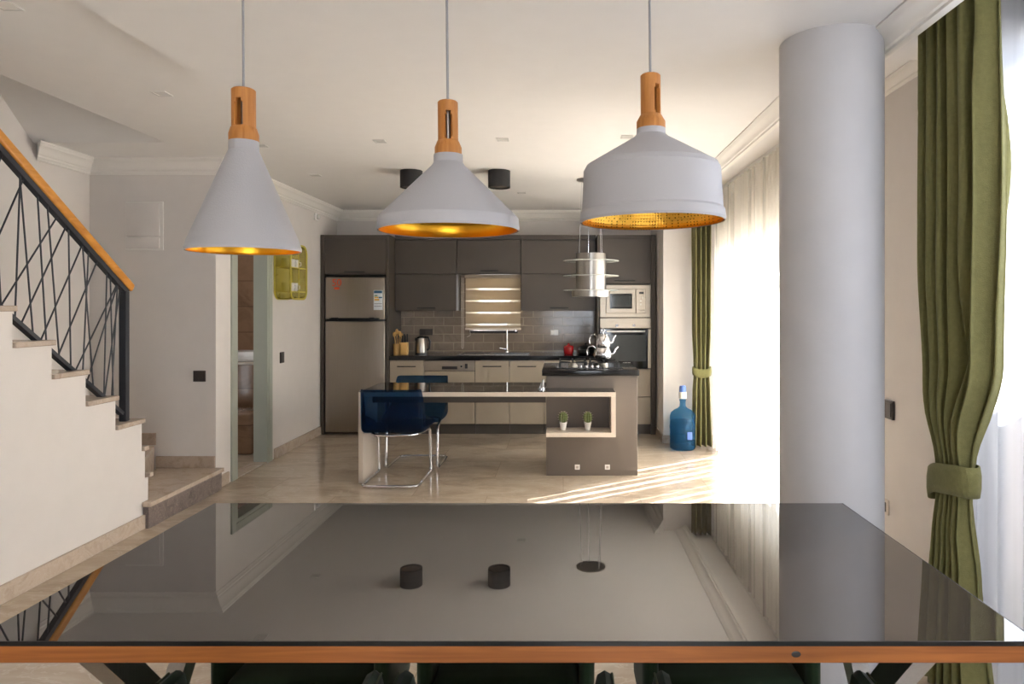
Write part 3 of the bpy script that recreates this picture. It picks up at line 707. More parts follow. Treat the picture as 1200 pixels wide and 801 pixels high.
MB().lathe([(0, 0), (.045, 0), (.048, .13), (.042, .13), (.04, .01), (0, .01)], (-1.975, 8.12, .926), 24).build('pot', M['bamboo'], up)
for i, (dx, dy, a, hgt) in enumerate([(-.02, 0, -.10, .23), (0, .01, -.02, .26), (.02, -.01, .10, .24), (.01, .015, .2, .22)]):
    p0 = Vector((-1.975+dx*.5, 8.12+dy, .94)); p1 = p0+Vector((math.sin(a)*hgt, 0, math.cos(a)*hgt))
    o = MB().cyl(p0, p1, .006, 8).sphere(p1, .02, (1, .35, 1.6), 12, 8).build('wooden_spoon', M['bamboo'])
    tag(o, 'wooden spoon standing in the round bamboo pot on the worktop', 'spoon', 'wooden spoons in the bamboo pot')
kb = empty('knife_block', (-1.88, 8.1, .925), 'square bamboo knife block with dark handled knives', 'knife block')
MB().box(-1.925, -1.845, 8.06, 8.16, .926, 1.075, .006, 2).build('block', M['bamboo'], kb)
for i in range(4):
    xx = -1.912+.018*i
    o = MB().box(xx, xx+.011, 8.09+.015*(i % 2), 8.11+.015*(i % 2), 1.0755, 1.155+.02*(i % 2), .003, 1).build('kitchen_knife', M['potblack'])
    tag(o, 'kitchen knife with dark handle standing in the bamboo block', 'knife', 'knives in the bamboo block')
pt = empty('cooking_pot', (.065, 8.25, .925), 'small red pot with lid on the worktop behind the island', 'pot')
MB().lathe([(0, 0), (.05, 0), (.06, .03), (.062, .085), (0, .085)], (.065, 8.25, .926), 28).build('pot_body', M['red'], pt)
MB().lathe([(.062, .086), (.055, .10), (.015, .112), (.012, .13), (0, .132)], (.065, 8.25, .926), 28).build('lid', M['red'], pt)
pn = empty('casserole_pan', (.28, 8.25, .925), 'black domed casserole pan beside the red pot', 'pan')
MB().lathe([(0, 0), (.08, 0), (.098, .02), (.10, .06), (0, .06)], (.30-.03, 8.2, .926), 32).build('pan_body', M['potblack'], pn)
MB().lathe([(.10, .061), (.085, .09), (.04, .11), (0, .115)], (.27, 8.2, .926), 32).sphere((.27, 8.2, 1.05), .015).build('lid', M['potblack'], pn)

# island
isl = empty('kitchen_island', (.255, 6.4, 0), 'taupe island cabinet holding the hob in the middle of the kitchen', 'kitchen island')
MB().box(-.15, .66, 6.06, 6.72, .0, .885, .003, 1).build('cabinet_body', M['island'], isl)
tag(MB().box(-.188, .672, 6.03, 6.80, .888, .94, .004, 2).build('island_worktop', M['granite']), 'black stone worktop slab on the island', 'worktop')
for xx, lb in ((.125, 'left of the two small steel sockets low on the island front'), (.392, 'right of the two small steel sockets low on the island front')):
    e = empty('island_socket', (xx, 6.055, .06), lb, 'socket')
    MB().box(xx-.022, xx+.022, 6.053, 6.060, .055, .098, .001, 1).build('cover_plate', M['white'], e)
    MB().box(xx-.011, xx+.011, 6.050, 6.053, .066, .087).build('socket_insert', M['steel'], e)
# breakfast bar
br = empty('breakfast_bar', (-.65, 6.1, 0), 'cream breakfast bar with black glass top joined to the island', 'bar table')
MB().box(-1.74, .447, 5.80, 6.055, .735, .772).box(-1.74, -.155, 6.055, 6.52, .735, .772).build('tabletop', M['cream'], br)
MB().box(-1.735, .443, 5.803, 6.055, .772, .777).box(-1.735, -.155, 6.055, 6.515, .772, .777).build('glass_top', M['bartop'], br)
MB().box(-1.74, -1.70, 5.80, 6.25, 0, .734, .002, 1).build('leg', M['cream'], br)
MB().box(-1.699, -.155, 6.08, 6.12, .645, .734).build('beam', M['toe'], br)
MB().box(-.145, .447, 5.80, 6.057, .39, .428, .001, 1).box(.409, .447, 5.80, 6.057, .428, .734).build('shelf_box', M['cream'], br)
ft = empty('chrome_fitting', (-.19, 5.98, .777), 'small chrome pop-up fitting on the bar top against the island', 'fitting')
MB().cyl((-.19, 6.0, .777), (-.19, 6.0, .787), .035, 20).build('base', M['chrome'], ft)
MB().cyl((-.18, 6.0, .787), (-.175, 6.0, .86), .010, 12).cyl((-.205, 6.0, .787), (-.19, 6.0, .83), .006, 10).build('post', M['chrome'], ft)
# cacti
def cactus(x, label):
    e = empty('potted_cactus', (x, 5.93, .428), label, 'cactus')
    MB().lathe([(0, 0), (.022, 0), (.031, .058), (.034, .06), (.034, .068), (.028, .068), (.026, .06), (0, .06)], (x, 5.93, .4285), 24).build('pot', M['ceramic'], e)
    b = MB(); rows = []
    n = 48; cz = .4285+.068+.042
    for i in range(13):
        ph = -PI/2+PI*i/12; rr = max(math.cos(ph), .02)
        rows.append([(x+rr*(.034+.006*math.cos(12*2*PI*k/n))*math.cos(2*PI*k/n), 5.93+rr*(.034+.006*math.cos(12*2*PI*k/n))*math.sin(2*PI*k/n), cz+.048*math.sin(ph)) for k in range(n)])
    b.grid(rows, True, True); b.build('cactus_plant', M['cactus'], e)
    sp = MB()
    for k in range(12):
        for j in range(-2, 4):
            ph = j*.42; a = 2*PI*k/12; rr = .042*math.cos(ph)
            p = Vector((x+rr*math.cos(a), 5.93+rr*math.sin(a), cz+.05*math.sin(ph)))
            sp.cyl(p, p+Vector((math.cos(a)*.008, math.sin(a)*.008, .003)), .001, 4)
    sp.build('spines', M['cream'], e)
cactus(.0, 'small round cactus in white pot, the left one on the bar shelf')
cactus(.213, 'small round cactus in white pot, the right one near the shelf end')
# hob
hb = empty('gas_hob', (.2, 6.4, .94), 'black glass gas hob with iron grates set on the island', 'hob')
MB().box(-.06, .54, 6.15, 6.66, .941, .949, .003, 1).build('glass_plate', M['darkglass'], hb)
for (bx, by, br_) in ((.09, 6.29, .04), (.38, 6.29, .03), (.09, 6.53, .03), (.38, 6.53, .045)):
    q = MB().lathe([(0, 0), (br_*1.15, 0), (br_*1.1, .008), (br_, .010), (br_, .017), (0, .019)], (bx, by, .9495), 24).build('burner', M['steel'], hb)
for bx in (.09, .38):
    g = MB()
    g.tube([(bx-.12, 6.20, .993), (bx+.12, 6.20, .993), (bx+.12, 6.62, .993), (bx-.12, 6.62, .993)], .008, 6, closed=True)
    for by in (6.29, 6.53):
        g.cyl((bx-.12, by, .993), (bx-.025, by, .987), .008, 6).cyl((bx+.12, by, .993), (bx+.025, by, .987), .008, 6)
        g.cyl((bx, by-.09, .993), (bx, by-.025, .987), .008, 6).cyl((bx, by+.09, .993), (bx, by+.025, .987), .008, 6)
    for sx in (-.12, .12):
        for sy in (6.20, 6.62): g.cyl((bx+sx, sy, .9495), (bx+sx, sy, .993), .008, 6)
    g.build('grate', M['blackmatte'], hb)
for i in range(4):
    MB().cyl((.46+.0, 6.22+.05*i, .9495), (.46, 6.22+.05*i, .97), .014, 16).build('knob', M['chrome'], hb) if False else None
for i in range(4):
    MB().cyl((.16+.05*i, 6.175, .9495), (.16+.05*i, 6.175, .968), .014, 16).build('knob', M['chrome'], hb)
# double teapot: kettle with teapot on top
def teapot(name, x, y, z, s, label, lid):
    e = empty(name, (x, y, z), label, 'teapot')
    H = .115*s
    MB().lathe([(0, 0), (.07*s, 0), (.078*s, .012), (.076*s, .06), (.062*s, .10), (.056*s, .108), (.050*s, .108), (.050*s, .10), (0, .10)], (x, y, z), 36).build('teapot_body', M['chrome'], e)
    MB().tube([(x+.065*s, y, z+.035), (x+.10*s, y, z+.05), (x+.115*s, y, z+.09), (x+.14*s, y, z+.115)], .012*s, 10, r1=.007*s).build('spout', M['chrome'], e)
    MB().tube([(x-.06*s, y, z+.095), (x-.09*s, y, z+.12), (x-.13*s, y, z+.11), (x-.145*s, y, z+.07), (x-.14*s, y, z+.035)], .008*s, 10).build('handle', M['chrome'], e)
    if lid:
        MB().lathe([(.056*s, .109), (.05*s, .122), (.02*s, .132), (.008, .134), (.008, .145), (0, .145)], (x, y, z), 28).build('lid', M['chrome'], e)
        MB().tube([(x+.016*math.cos(a*PI/8), y, z+.16+.016*math.sin(a*PI/8)) for a in range(16)], .004, 8, closed=True).build('lid_knob', M['chrome'], e)
    return e
teapot('tea_kettle', .38, 6.53, 1.002, 1.05, 'polished steel tea kettle on the hob carrying the smaller teapot', False)
teapot('teapot', .38, 6.53, 1.1115, .9, 'small polished steel teapot stacked on top of the kettle', True)

# range hood
HX, HY = .262, 6.45
hd = empty('range_hood', (HX, HY, 1.6), 'cylindrical steel range hood with glass rings hanging over the island', 'range hood')
MB().lathe([(.142, 1.655), (.142, 2.0), (.135, 2.0), (.135, 1.655)], (HX, HY, 0), 48, close=True).lathe([(0, 1.99), (.138, 1.99)], (HX, HY, 0), 48).build('cylinder', M['hoodsteel'], hd)
for z_ in (1.925, 1.785, 1.648):
    MB().lathe([(.143, z_), (.262, z_), (.266, z_+.004), (.262, z_+.008), (.143, z_+.008)], (HX, HY, 0), 64, close=True).build('glass_ring', M['hoodglass'], hd)
MB().lathe([(0, 1.60), (.155, 1.592), (.18, 1.592), (.18, 1.648), (.0, 1.648)], (HX, HY, 0), 48).build('lower_band', M['hoodsteel'], hd)
MB().lathe([(0, 2.69), (.135, 2.69), (.135, 2.70), (0, 2.70)], (HX, HY, -.002), 40).build('ceiling_plate', M['steel'], hd)
for dx, dy in ((-.11, 0), (-.02, .1), (.09, -.05), (.11, .05)):
    MB().cyl((HX+dx, HY+dy, 1.99), (HX+dx*.8, HY+dy*.8, 2.69), .003, 6).build('suspension_wire', M['chrome'], hd)

# bar chairs
def bar_chair(label):
    e = empty('bar_chair', (0, 0, 0), label, 'chair')
    prof = [(.29, .445), (.24, .452), (.1, .44), (-.05, .432), (-.17, .434), (-.235, .462), (-.26, .55), (-.27, .68), (-.285, .78), (-.29, .815)]
    rows = []
    W = .268
    for i, (py, pz) in enumerate(prof):
        r = []
        tt = i/(len(prof)-1); ww = W*(1-.11*tt)
        seat = max(0, min(1, (tt-.1)/.35)); bk = max(0, min(1, (tt-.45)/.2)); up_ = max(0, (tt-.6)/.4)
        for k in range(-14, 15):
            u = k/14; a = abs(u); e_ = max(0, (a-.78)/.22); sg = 1 if u >= 0 else -1
            x_ = sg*ww*min(1, (a/.78)**.95)
            bl2 = e_**.85
            rise = (.03+.15*seat*(1-bk))*bl2*(1-bk) + .0
            fy = bk*(.20-.13*up_)*bl2
            r.append((x_+sg*.006*e_, py+fy, pz+rise+bk*.02*(1-up_)*e_))
        rows.append(r)
    o = MB().grid(rows).build('seat_shell', M['bluechair'], e); solid(o, .008); sm = o.modifiers.new('s', 'SUBSURF'); sm.levels = 1; sm.render_levels = 2
    R = .013
    for sx in (-1, 1):
        x = sx*.235
        MB().tube([(sx*.19, -.10, .415), (x-.0*sx, .12, .418), (x, .19, .41), (x, .225, .39), (x, .235, .34), (x, .27, .06), (x, .265, .025), (x, .235, R), (x, .0, R), (x, -.23, R), (x-.02*sx, -.27, R), (x-.06*sx, -.285, R), (0, -.285, R)], R, 10).build('cantilever_leg', M['chrome'], e)
    MB().tube([(-.19, -.10, .415), (-.15, -.15, .415), (0, -.17, .41), (.15, -.15, .415), (.19, -.10, .415)], R, 10).build('seat_tube', M['chrome'], e)
    return e
bc = bar_chair('clear blue plastic chair with chrome cantilever base, backrest towards the dining table')
bc.location = (-1.435, 5.92, 0)
bc2 = dup(bc, (0.045, .600, 0), 'clear blue plastic chair on the far side of the bar, facing the room', PI)

# water bottle
wb = empty('water_bottle', (1.26, 7.2, 0), 'large blue plastic water bottle standing on the floor by the curtain', 'water bottle')
P = [(0, .0), (.115, .0), (.132, .012), (.135, .05), (.135, .10), (.127, .108), (.135, .116), (.135, .165), (.127, .172), (.135, .18), (.135, .215), (.138, .225), (.138, .245), (.135, .255), (.135, .29), (.127, .297), (.135, .304), (.133, .35), (.12, .385), (.09, .41), (.05, .43), (.032, .45), (.03, .50), (.034, .505), (.034, .53), (0, .53)]
MB().lathe(P, (1.26, 7.2, .001), 48).build('bottle_body', M['bottle'], wb)
MB().lathe([(0, .01), (.125, .012), (.128, .30), (0, .30)], (1.26, 7.2, .001), 40).build('water', M['water'], wb)
MB().lathe([(0, .531), (.04, .531), (.042, .60), (0, .60)], (1.26, 7.2, .001), 28).build('pump_collar', M['pumpw'], wb)
MB().lathe([(0, .601), (.036, .601), (.036, .645), (.03, .665), (0, .67)], (1.26, 7.2, .001), 28).build('pump_button', M['pumpb'], wb)
MB().box(1.285, 1.335, 7.063, 7.072, .12, .20, .003, 1).build('sticker', M['pumpb'], wb)

# wall shelf (mustard, with rounded outline) on the left wall
ws = empty('wall_shelf', (XL+.07, 6.93, 1.58), 'mustard metal wall shelf with rounded outline between doorway and fridge', 'shelf')
def outline(x, y0, y1, z0, z1, r=.09, n=6, waist=.015):
    pts = []
    for (cy, cz, a0) in ((y1-r, z1-r, 0), (y0+r, z1-r, 90), (y0+r, z0+r, 180), (y1-r, z0+r, 270)):
        for i in range(n+1):
            a = math.radians(a0+90*i/n); pts.append((x, cy+r*math.cos(a), cz+r*math.sin(a)))
    out = []
    zm = (z0+z1)/2+.05
    for (x_, y_, z_) in pts: out.append((x_, y_, z_))
    return out
sy0, sy1, sz0, sz1 = 6.71, 7.13, 1.575, 2.12
MB().tube(outline(XL+.012, sy0, sy1, sz0, sz1), .008, 8, closed=True).tube(outline(XL+.17, sy0, sy1, sz0, sz1), .009, 8, closed=True).cyl((XL+.17, (sy0+sy1)/2, sz0), (XL+.17, (sy0+sy1)/2, sz1), .004, 8).build('shelf_frame', M['mustard'], ws)
A = outline(XL+.012, sy0, sy1, sz0, sz1); B = outline(XL+.17, sy0, sy1, sz0, sz1)
o = MB().grid([A, B], True, True).build('side_band', M['mustardmesh'], ws); solid(o, .002)
MB().box(XL+.004, XL+.17, sy0+.01, sy1-.01, 1.885, 1.893).build('shelf_board', M['mustard'], ws)
MB().box(XL+.004, XL+.17, sy0+.03, sy1-.03, 1.645, 1.653).build('shelf_board', M['mustard'], ws)
cups = [(6.80, 1.654), (6.90, 1.654), (6.99, 1.654), (6.80, 1.894), (6.92, 1.894), (7.03, 1.894)]
clab = ['white cup at the left of the lower level of the mustard shelf', 'white cup in the middle of the lower level of the mustard shelf', 'white cup at the right of the lower level of the mustard shelf', 'white cup at the left of the upper level of the mustard shelf', 'white cup in the middle of the upper level of the mustard shelf', 'white cup at the right of the upper level of the mustard shelf']
c0 = MB().lathe([(0, 0), (.032, 0), (.04, .01), (.042, .085), (.039, .085), (.037, .012), (0, .01)], (XL+.09, 6.80, 1.654), 24)
c0.tube([(XL+.131, 6.80, 1.715), (XL+.15, 6.80, 1.71), (XL+.15, 6.80, 1.68), (XL+.13, 6.80, 1.675)], .005, 8)
c0 = c0.build('cup', M['ceramic']); tag(c0, clab[0], 'cup', 'white cups on the mustard wall shelf')
for i in range(1, 6):
    q = c0.copy(); C.objects.link(q); q.location = c0.location+Vector((0, cups[i][0]-6.80, cups[i][1]-1.654)); q['label'] = clab[i]

# ------------------------------------------------------------------ ceiling fixtures
def downlight(x, y, z, label):
    e = empty('recessed_downlight', (x, y, z), label, 'ceiling light', 'small square recessed downlights')
    h_ = .042
    MB().box(x-h_, x+h_, y-h_, y-h_+.012, z-.006, z-.001).box(x-h_, x+h_, y+h_-.012, y+h_, z-.006, z-.001).box(x-h_, x-h_+.012, y-h_+.012, y+h_-.012, z-.006, z-.001).box(x+h_-.012, x+h_, y-h_+.012, y+h_-.012, z-.006, z-.001).build('frame', M['ceramic'], e)
    MB().box(x-h_+.012, x+h_-.012, y-h_+.012, y+h_-.012, z-.004, z-.001).build('lamp', M['ceramic'], e)
downlight(-2.26, 3.84, CEIL, 'square recessed downlight nearest the stair opening, left of the pendants')
downlight(-1.33, 4.95, CEIL, 'square recessed downlight between the left and middle pendants')
downlight(-.435, 4.9, CEIL, 'square recessed downlight between the middle and right pendants')
downlight(.45, 4.82, CEIL, 'square recessed downlight just left of the right pendant handle')
downlight(-2.25, 5.08, CEIL, 'square recessed downlight half hidden by the left pendant neck')
downlight(-2.26, 6.23, CEIL, 'square recessed downlight farthest left in the kitchen ceiling')
downlight(-.44, 7.19, CEIL, 'square recessed downlight near the back wall above the window')
downlight(-2.22, 2.72, CEIL, 'square recessed downlight at the top left corner of the photo')
def spot(x, y, label):
    e = empty('ceiling_spotlight', (x, y, CEIL), label, 'ceiling light', 'black cylinder spotlights')
    MB().lathe([(.098, CEIL-.001), (.098, CEIL-.15), (.088, CEIL-.15), (.086, CEIL-.05), (0, CEIL-.05)], (x, y, 0), 40).build('housing', M['blackmatte'], e)
    MB().lathe([(0, CEIL-.14), (.085, CEIL-.14), (.085, CEIL-.135), (0, CEIL-.135)], (x, y, 0), 32).build('diffuser', M['toe'], e)
spot(-1.344, 6.04, 'black cylinder ceiling spotlight half hidden left of the middle pendant')
spot(-.566, 6.04, 'black cylinder ceiling spotlight in full view right of the middle pendant')

# ------------------------------------------------------------------ pendants
LY = 1.74
def pendant(x, dz, outer, inner, handle, slot_dir, label, tiltx, tilty):
    z0 = 1.5
    ztop = z0+handle[1]
    e = empty('pendant_lamp', (x, LY, z0+outer[0][1]), label, 'pendant lamp')
    prof_ = [(r, z0+z) for r, z in outer]
    MB().lathe(prof_+[(r-.004, z) for r, z in prof_[::-1]][:1]+[(r-.004, z+.002) for r, z in prof_[1:]][::-1][0:0], (x, LY, 0), 96).build('shade', M['lampw'], e)
    C.objects[-1].data.set_sharp_from_angle(angle=math.radians(15))
    MB().lathe([(r-.0035, z0+z+.001) for r, z in inner], (x, LY, 0), 96).build('shade_lining', M['goldp' if outer[0][1] > .2 else 'gold'], e)
    bpy.data.meshes[C.objects[-1].data.name].set_sharp_from_angle(angle=math.radians(60))
    # wooden handle: hollow tube with a slot, built as ring sectors
    r_out = handle[2]; zl = z0+handle[0]; zh = ztop; fl = handle[3]
    MB().lathe([(0, zl), (fl, zl), (fl, zl+.018), (r_out+.002, zl+.034), (r_out, zl+.036), (r_out-.009, zl+.036), (0, zl+.030)], (x, LY, 0), 48).build('wood_collar', M['woodlamp'], e)
    zs0, zs1 = zh-.105, zh-.028; n = 48; half = .009
    b = bmesh.new()
    def ring(r, z): return [b.verts.new((x+r*math.cos(2*PI*i/n+slot_dir), LY+r*math.sin(2*PI*i/n+slot_dir), z)) for i in range(n)]
    zs = [zl+.036, zs0]+[zs0+(zs1-zs0)*i/8 for i in range(1, 9)]+[zh-.003, zh]
    slots = []
    ro = [ring(r_out, z) for z in zs[:-1]]+[ring(r_out-.003, zs[-1])]; ri = [ring(r_out-.009, z) for z in zs]
    def open_(i, j):
        if not (1 <= j <= 8): return False
        ang = (i+.5)*2*PI/n; zc = (j-1+.5)/8
        lim = .37*(1 if .12 < zc < .88 else .62)
        a = min(abs(ang), abs(2*PI-ang)); a2 = abs(ang-PI)
        return a < lim or a2 < lim
    for j in range(len(zs)-1):
        for i in range(n):
            k = (i+1) % n
            if open_(i, j):
                if not open_(i-1 if i else n-1, j): b.faces.new((ro[j][i], ro[j+1][i], ri[j+1][i], ri[j][i]))
                if not open_(k, j): b.faces.new((ro[j][k], ri[j][k], ri[j+1][k], ro[j+1][k]))
                if not open_(i, j-1): b.faces.new((ro[j][i], ri[j][i], ri[j][k], ro[j][k]))
                if not open_(i, j+1): b.faces.new((ro[j+1][i], ro[j+1][k], ri[j+1][k], ri[j+1][i]))
                continue
            b.faces.new((ro[j][i], ro[j][k], ro[j+1][k], ro[j+1][i]))
            b.faces.new((ri[j][k], ri[j][i], ri[j+1][i], ri[j+1][k]))
    for i in range(n):
        k = (i+1) % n; b.faces.new((ro[-1][i], ro[-1][k], ri[-1][k], ri[-1][i]))
    bmesh.ops.recalc_face_normals(b, faces=b.faces)
    mb = MB(); mb._merge(b, False)
    mb.lathe([(0, zh-.006), (r_out-.009, zh-.006), (r_out-.009, zh-.001), (0, zh-.001)], (x, LY, 0), 32)
    o = mb.build('wood_handle', M['woodlamp'], e)
    MB().cyl((x, LY, zl+.03), (x, LY, zh-.02), .007, 12).build('socket_stem', M['steel'], e)
    MB().cyl((x, LY, zh-.002), (x, LY, 2.61), .0032, 8).build('cord', M['cordw'], e)
    MB().sphere((x, LY, z0+outer[-1][1]-.10), .03, (1, 1, 1.2)).cyl((x, LY, z0+outer[-1][1]-.06), (x, LY, z0+outer[-1][1]-.005), .018, 16).build('light_bulb', M['ceramic'], e)
    # tilt about the ceiling point of the cord
    piv = Vector((x, LY, 2.60)); R_ = Matrix.Rotation(tilty, 4, 'Y') @ Matrix.Rotation(tiltx, 4, 'X')
    Mx = Matrix.Translation(piv) @ R_ @ Matrix.Translation(-piv) @ Matrix.Translation(e.location)
    e.matrix_world = Mx
    e.location = Mx.to_translation(); e.rotation_euler = Mx.to_euler()
    return e
o1 = [(.136, .140), (.137, .146), (.131, .168), (.129, .172), (.040, .388), (.036, .396), (.036, .420)]
pendant(-.818, 0, o1, o1[:5]+[(.030, .40), (0, .40)], (.420, .553, .029, .036), math.radians(268), 'narrow cone pendant lamp with gold inside, leftmost of the three', 0, -.006)
o2 = [(.177, .192), (.179, .198), (.177, .222), (.174, .227), (.042, .358), (.037, .366), (.0365, .386)]
pendant(-.300, 0, o2, o2[:5]+[(.03, .36), (0, .36)], (.386, .522, .0255, .034), math.radians(282), 'wide shallow cone pendant lamp with gold inside, middle of the three', 0, -.010)
o3 = [(.181, .214), (.184, .220), (.182, .240), (.178, .246), (.173, .345), (.166, .358), (.045, .430), (.037, .438), (.0365, .452)]
pendant(.216, 0, o3, o3[:7]+[(.03, .435), (0, .435)], (.452, .590, .0255, .0365), math.radians(307), 'drum shaped pendant lamp with gold inside, rightmost of the three', 0, -.012)

# ------------------------------------------------------------------ dining table
dt = empty('dining_table', (-.113, 1.74, 0), 'large dining table with black glass top and orange wooden edge', 'table')
MB().box(-1.12, .895, 1.29, 2.19, .826, .861, .002, 1).build('wood_frame', M['woodtable'], dt)
MB().box(-1.122, .897, 1.286, 1.2885, .8605, .8692).box(.895, .8975, 1.289, 2.192, .8605, .8692).build('glass_edge', M['black'], dt)
MB().box(-1.12, .895, 1.289, 2.192, .8612, .869).build('glass_top', M['tabletop'], dt)
for p0, p1 in (((-.955, 1.38, .824), (-1.00, 2.12, .025)), ((-1.05, 2.12, .824), (-1.01, 1.40, .025)), ((.73, 1.38, .824), (.750, 2.12, .025)), ((.80, 2.12, .824), (.785, 1.40, .025))):
    off = -.035 if p0[1] < 1.5 else .035
    MB().tube([(p0[0]+off*.0, p0[1], p0[2]), p1], .02, sq=(.045, .06)).build('leg', M['hoodsteel'], dt)
MB().sphere((.44, 1.2895, .8435), .006, (1.5, .12, 1)).build('wood_knot', M['switch'], dt)

# dining chairs (local +y is the front)
def dining_chair(label):
    e = empty('dining_chair', (0, 0, 0), label, 'chair')
    MB().box(-.205, .205, -.22, .215, .375, .475, .035, 4).build('seat', M['velvet'], e)
    R = .225; n = 44; cy = -.06; fy = .175; pts = []
    for i in range(n+1):
        s_ = i/n
        if s_ < .25: px, py = -R, fy+(cy-fy)*(s_/.25)
        elif s_ > .75: px, py = R, cy-(cy-fy)*((s_-.75)/.25)
        else:
            a = PI+(s_-.25)/.5*PI; px, py = R*math.cos(a), cy+.19*math.sin(a)
        k_ = max(0, 1-abs(s_-.5)/.33); k_ = k_*k_*(3-2*k_)
        pts.append((px, py, .675+.127*k_))
    rows = []
    for px, py, h_ in pts:
        n_ = Vector((px, (py-cy) if py < cy else 0, 0)).normalized(); th = .022
        rows.append([tuple(Vector((px, py, 0))+n_*th*o_+Vector((0, 0, z_))) for o_, z_ in ((-1, .36), (-1, h_-.03), (-.75, h_-.010), (0, h_), (.75, h_-.010), (1, h_-.03), (1, .36))])
    def cap(r_, dy, k, dz):
        c0_ = sum((Vector(v) for v in r_), Vector())/len(r_)
        return [((v[0]-c0_.x)*k+c0_.x, v[1]+dy, v[2]-(dz if v[2] > .5 else 0)) for v in r_]
    allr = [cap(rows[0], .026, .3, .03), cap(rows[0], .018, .75, .010)]+rows+[cap(rows[-1], .018, .75, .010), cap(rows[-1], .026, .3, .03)]
    mb = MB().grid(allr, True, True)
    b = mb.bm; be = [e_ for e_ in b.edges if e_.is_boundary]; bmesh.ops.holes_fill(b, edges=be, sides=0)
    sh = mb.build('backrest', M['velvet'], e)
    MB().tube([tuple(Vector(r_[4])+Vector((0, 0, .003))) for r_ in rows], .0028, 6).build('piping', M['piping'], sh)
    for sx in (-1, 1):
        for sy, yy in ((-1, -.15), (1, .15)):
            MB().cyl((sx*.16, yy, .385), (sx*.20, yy+sy*.03, .0), .014, 12, r1=.009).build('leg', M['blackmatte'], e)
    return e
dc = dining_chair('dark green velvet armchair on the near side of the table, leftmost of its row')
dc['group'] = 'green velvet armchairs on the near side of the table'; dc.location = (-.654, 1.375, 0)
for x_, wh in ((-.131, 'middle'), (.449, 'rightmost')):
    dup(dc, (x_+.654, 0, 0), 'dark green velvet armchair on the near side of the table, %s of its row' % wh)
for x_, wh in ((-.73, 'leftmost'), (-.16, 'middle'), (.468, 'rightmost')):
    q = dup(dc, (x_+.654, .70, 0), 'dark green velvet armchair on the far side of the table, %s of its row' % wh, PI)
    q['group'] = 'green velvet armchairs on the far side of the table'

# ------------------------------------------------------------------ curtains
def add_uv(o, nu, nv_):
    me = o.data; uvl = me.uv_layers.new(name='UVMap')
    return uvl
def curtain(name, part, rows_fn, nz, nu, m, parent, th=.003):
    rows = []
    for j in range(nz+1):
        rows.append([rows_fn(i/nu, j/nz) for i in range(nu+1)])
    b = bmesh.new(); uvl = b.loops.layers.uv.new('UVMap')
    V = [[b.verts.new(p) for p in r] for r in rows]
    for j in range(nz):
        for i in range(nu):
            f_ = b.faces.new((V[j][i], V[j][i+1], V[j+1][i+1], V[j+1][i])); f_.smooth = True
            for l, (a, c_) in zip(f_.loops, ((i, j), (i+1, j), (i+1, j+1), (i, j+1))): l[uvl].uv = (a/nu, c_/nz)
    me = bpy.data.meshes.new(part); 
    o_ = ORG[parent.name] if parent else Vector((0, 0, 0))
    for v in b.verts: v.co -= o_
    b.to_mesh(me); b.free(); me.materials.append(m)
    o = bpy.data.objects.new(part, me); C.objects.link(o)
    if parent: o.parent = parent
    ORG[o.name] = o_
    if th: solid(o, th)
    return o
def interp(tab, z):
    for (za, a), (zb, b_) in zip(tab, tab[1:]):
        if za >= z >= zb:
            t_ = (za-z)/(za-zb); t_ = t_*t_*(3-2*t_); return a+(b_-a)*t_
    return tab[-1][1] if z < tab[-1][0] else tab[0][1]
# front green curtain
gc = empty('green_curtain', (1.52, 2.7, 0), 'olive green curtain tied back at the right edge of the photo', 'curtain')
near = [(2.68, 2.40), (1.9, 2.37), (1.3, 2.39), (.93, 2.52), (.80, 2.535), (.68, 2.53), (.5, 2.50), (0.01, 2.44)]
far = [(2.68, 2.84), (1.7, 2.84), (1.2, 2.79), (.93, 2.73), (.80, 2.72), (.68, 2.73), (.4, 2.76), (0.01, 2.79)]
ampt = [(2.68, .045), (1.7, .05), (1.1, .05), (.86, .022), (.78, .022), (.6, .035), (0.01, .055)]
phs = [0, .35, -.2, .5, .1, -.4, .2]
def fc_(u, v_):
    z = 2.668-v_*2.653
    yn, yf_ = interp(near, z), interp(far, z)
    a = interp(ampt, z)
    fold = math.sin(2*PI*6.5*u+.5*math.sin(5*u)+.4*math.sin(z*1.3))
    fold = math.copysign(abs(fold)**.6, fold)
    # cloth sweeps towards the tie above it
    uu = u+.028*math.sin(2*PI*7.5*u*2)*.5
    y = yf_+(yn-yf_)*uu
    uc = .88-.20*min(1, max(0, (2.5-z)/1.5)); deep = .06*math.exp(-((u-uc)/.028)**2)*min(1, max(.0, (z-.9)/.5))
    return (1.50+a*fold+deep, y, z)
curtain('gc', 'curtain_cloth', fc_, 60, 220, M['green'], gc, .004)
def band(e, cx, cy, hx, hy, z0, z1, m, slope=0.0):
    pts_ = []; n = 40
    rows = []
    for k, (dz, gr) in enumerate(((0, 0), (.3, .004), (.7, .004), (1, 0))):
        zz_ = z0+(z1-z0)*dz
        rows.append([(cx+(hx+gr)*math.copysign(abs(math.cos(2*PI*i/n))**.7, math.cos(2*PI*i/n)), cy+(hy+gr)*math.copysign(abs(math.sin(2*PI*i/n))**.7, math.sin(2*PI*i/n)), zz_+slope*math.sin(2*PI*i/n)+.012*math.cos(4*PI*i/n)) for i in range(n)])
    o = MB().grid(rows, True, True).build('tieback', m, e); solid(o, .005, 1); return o
band(gc, 1.50, 2.628, .048, .128, .772, .885, M['green'], -.036)
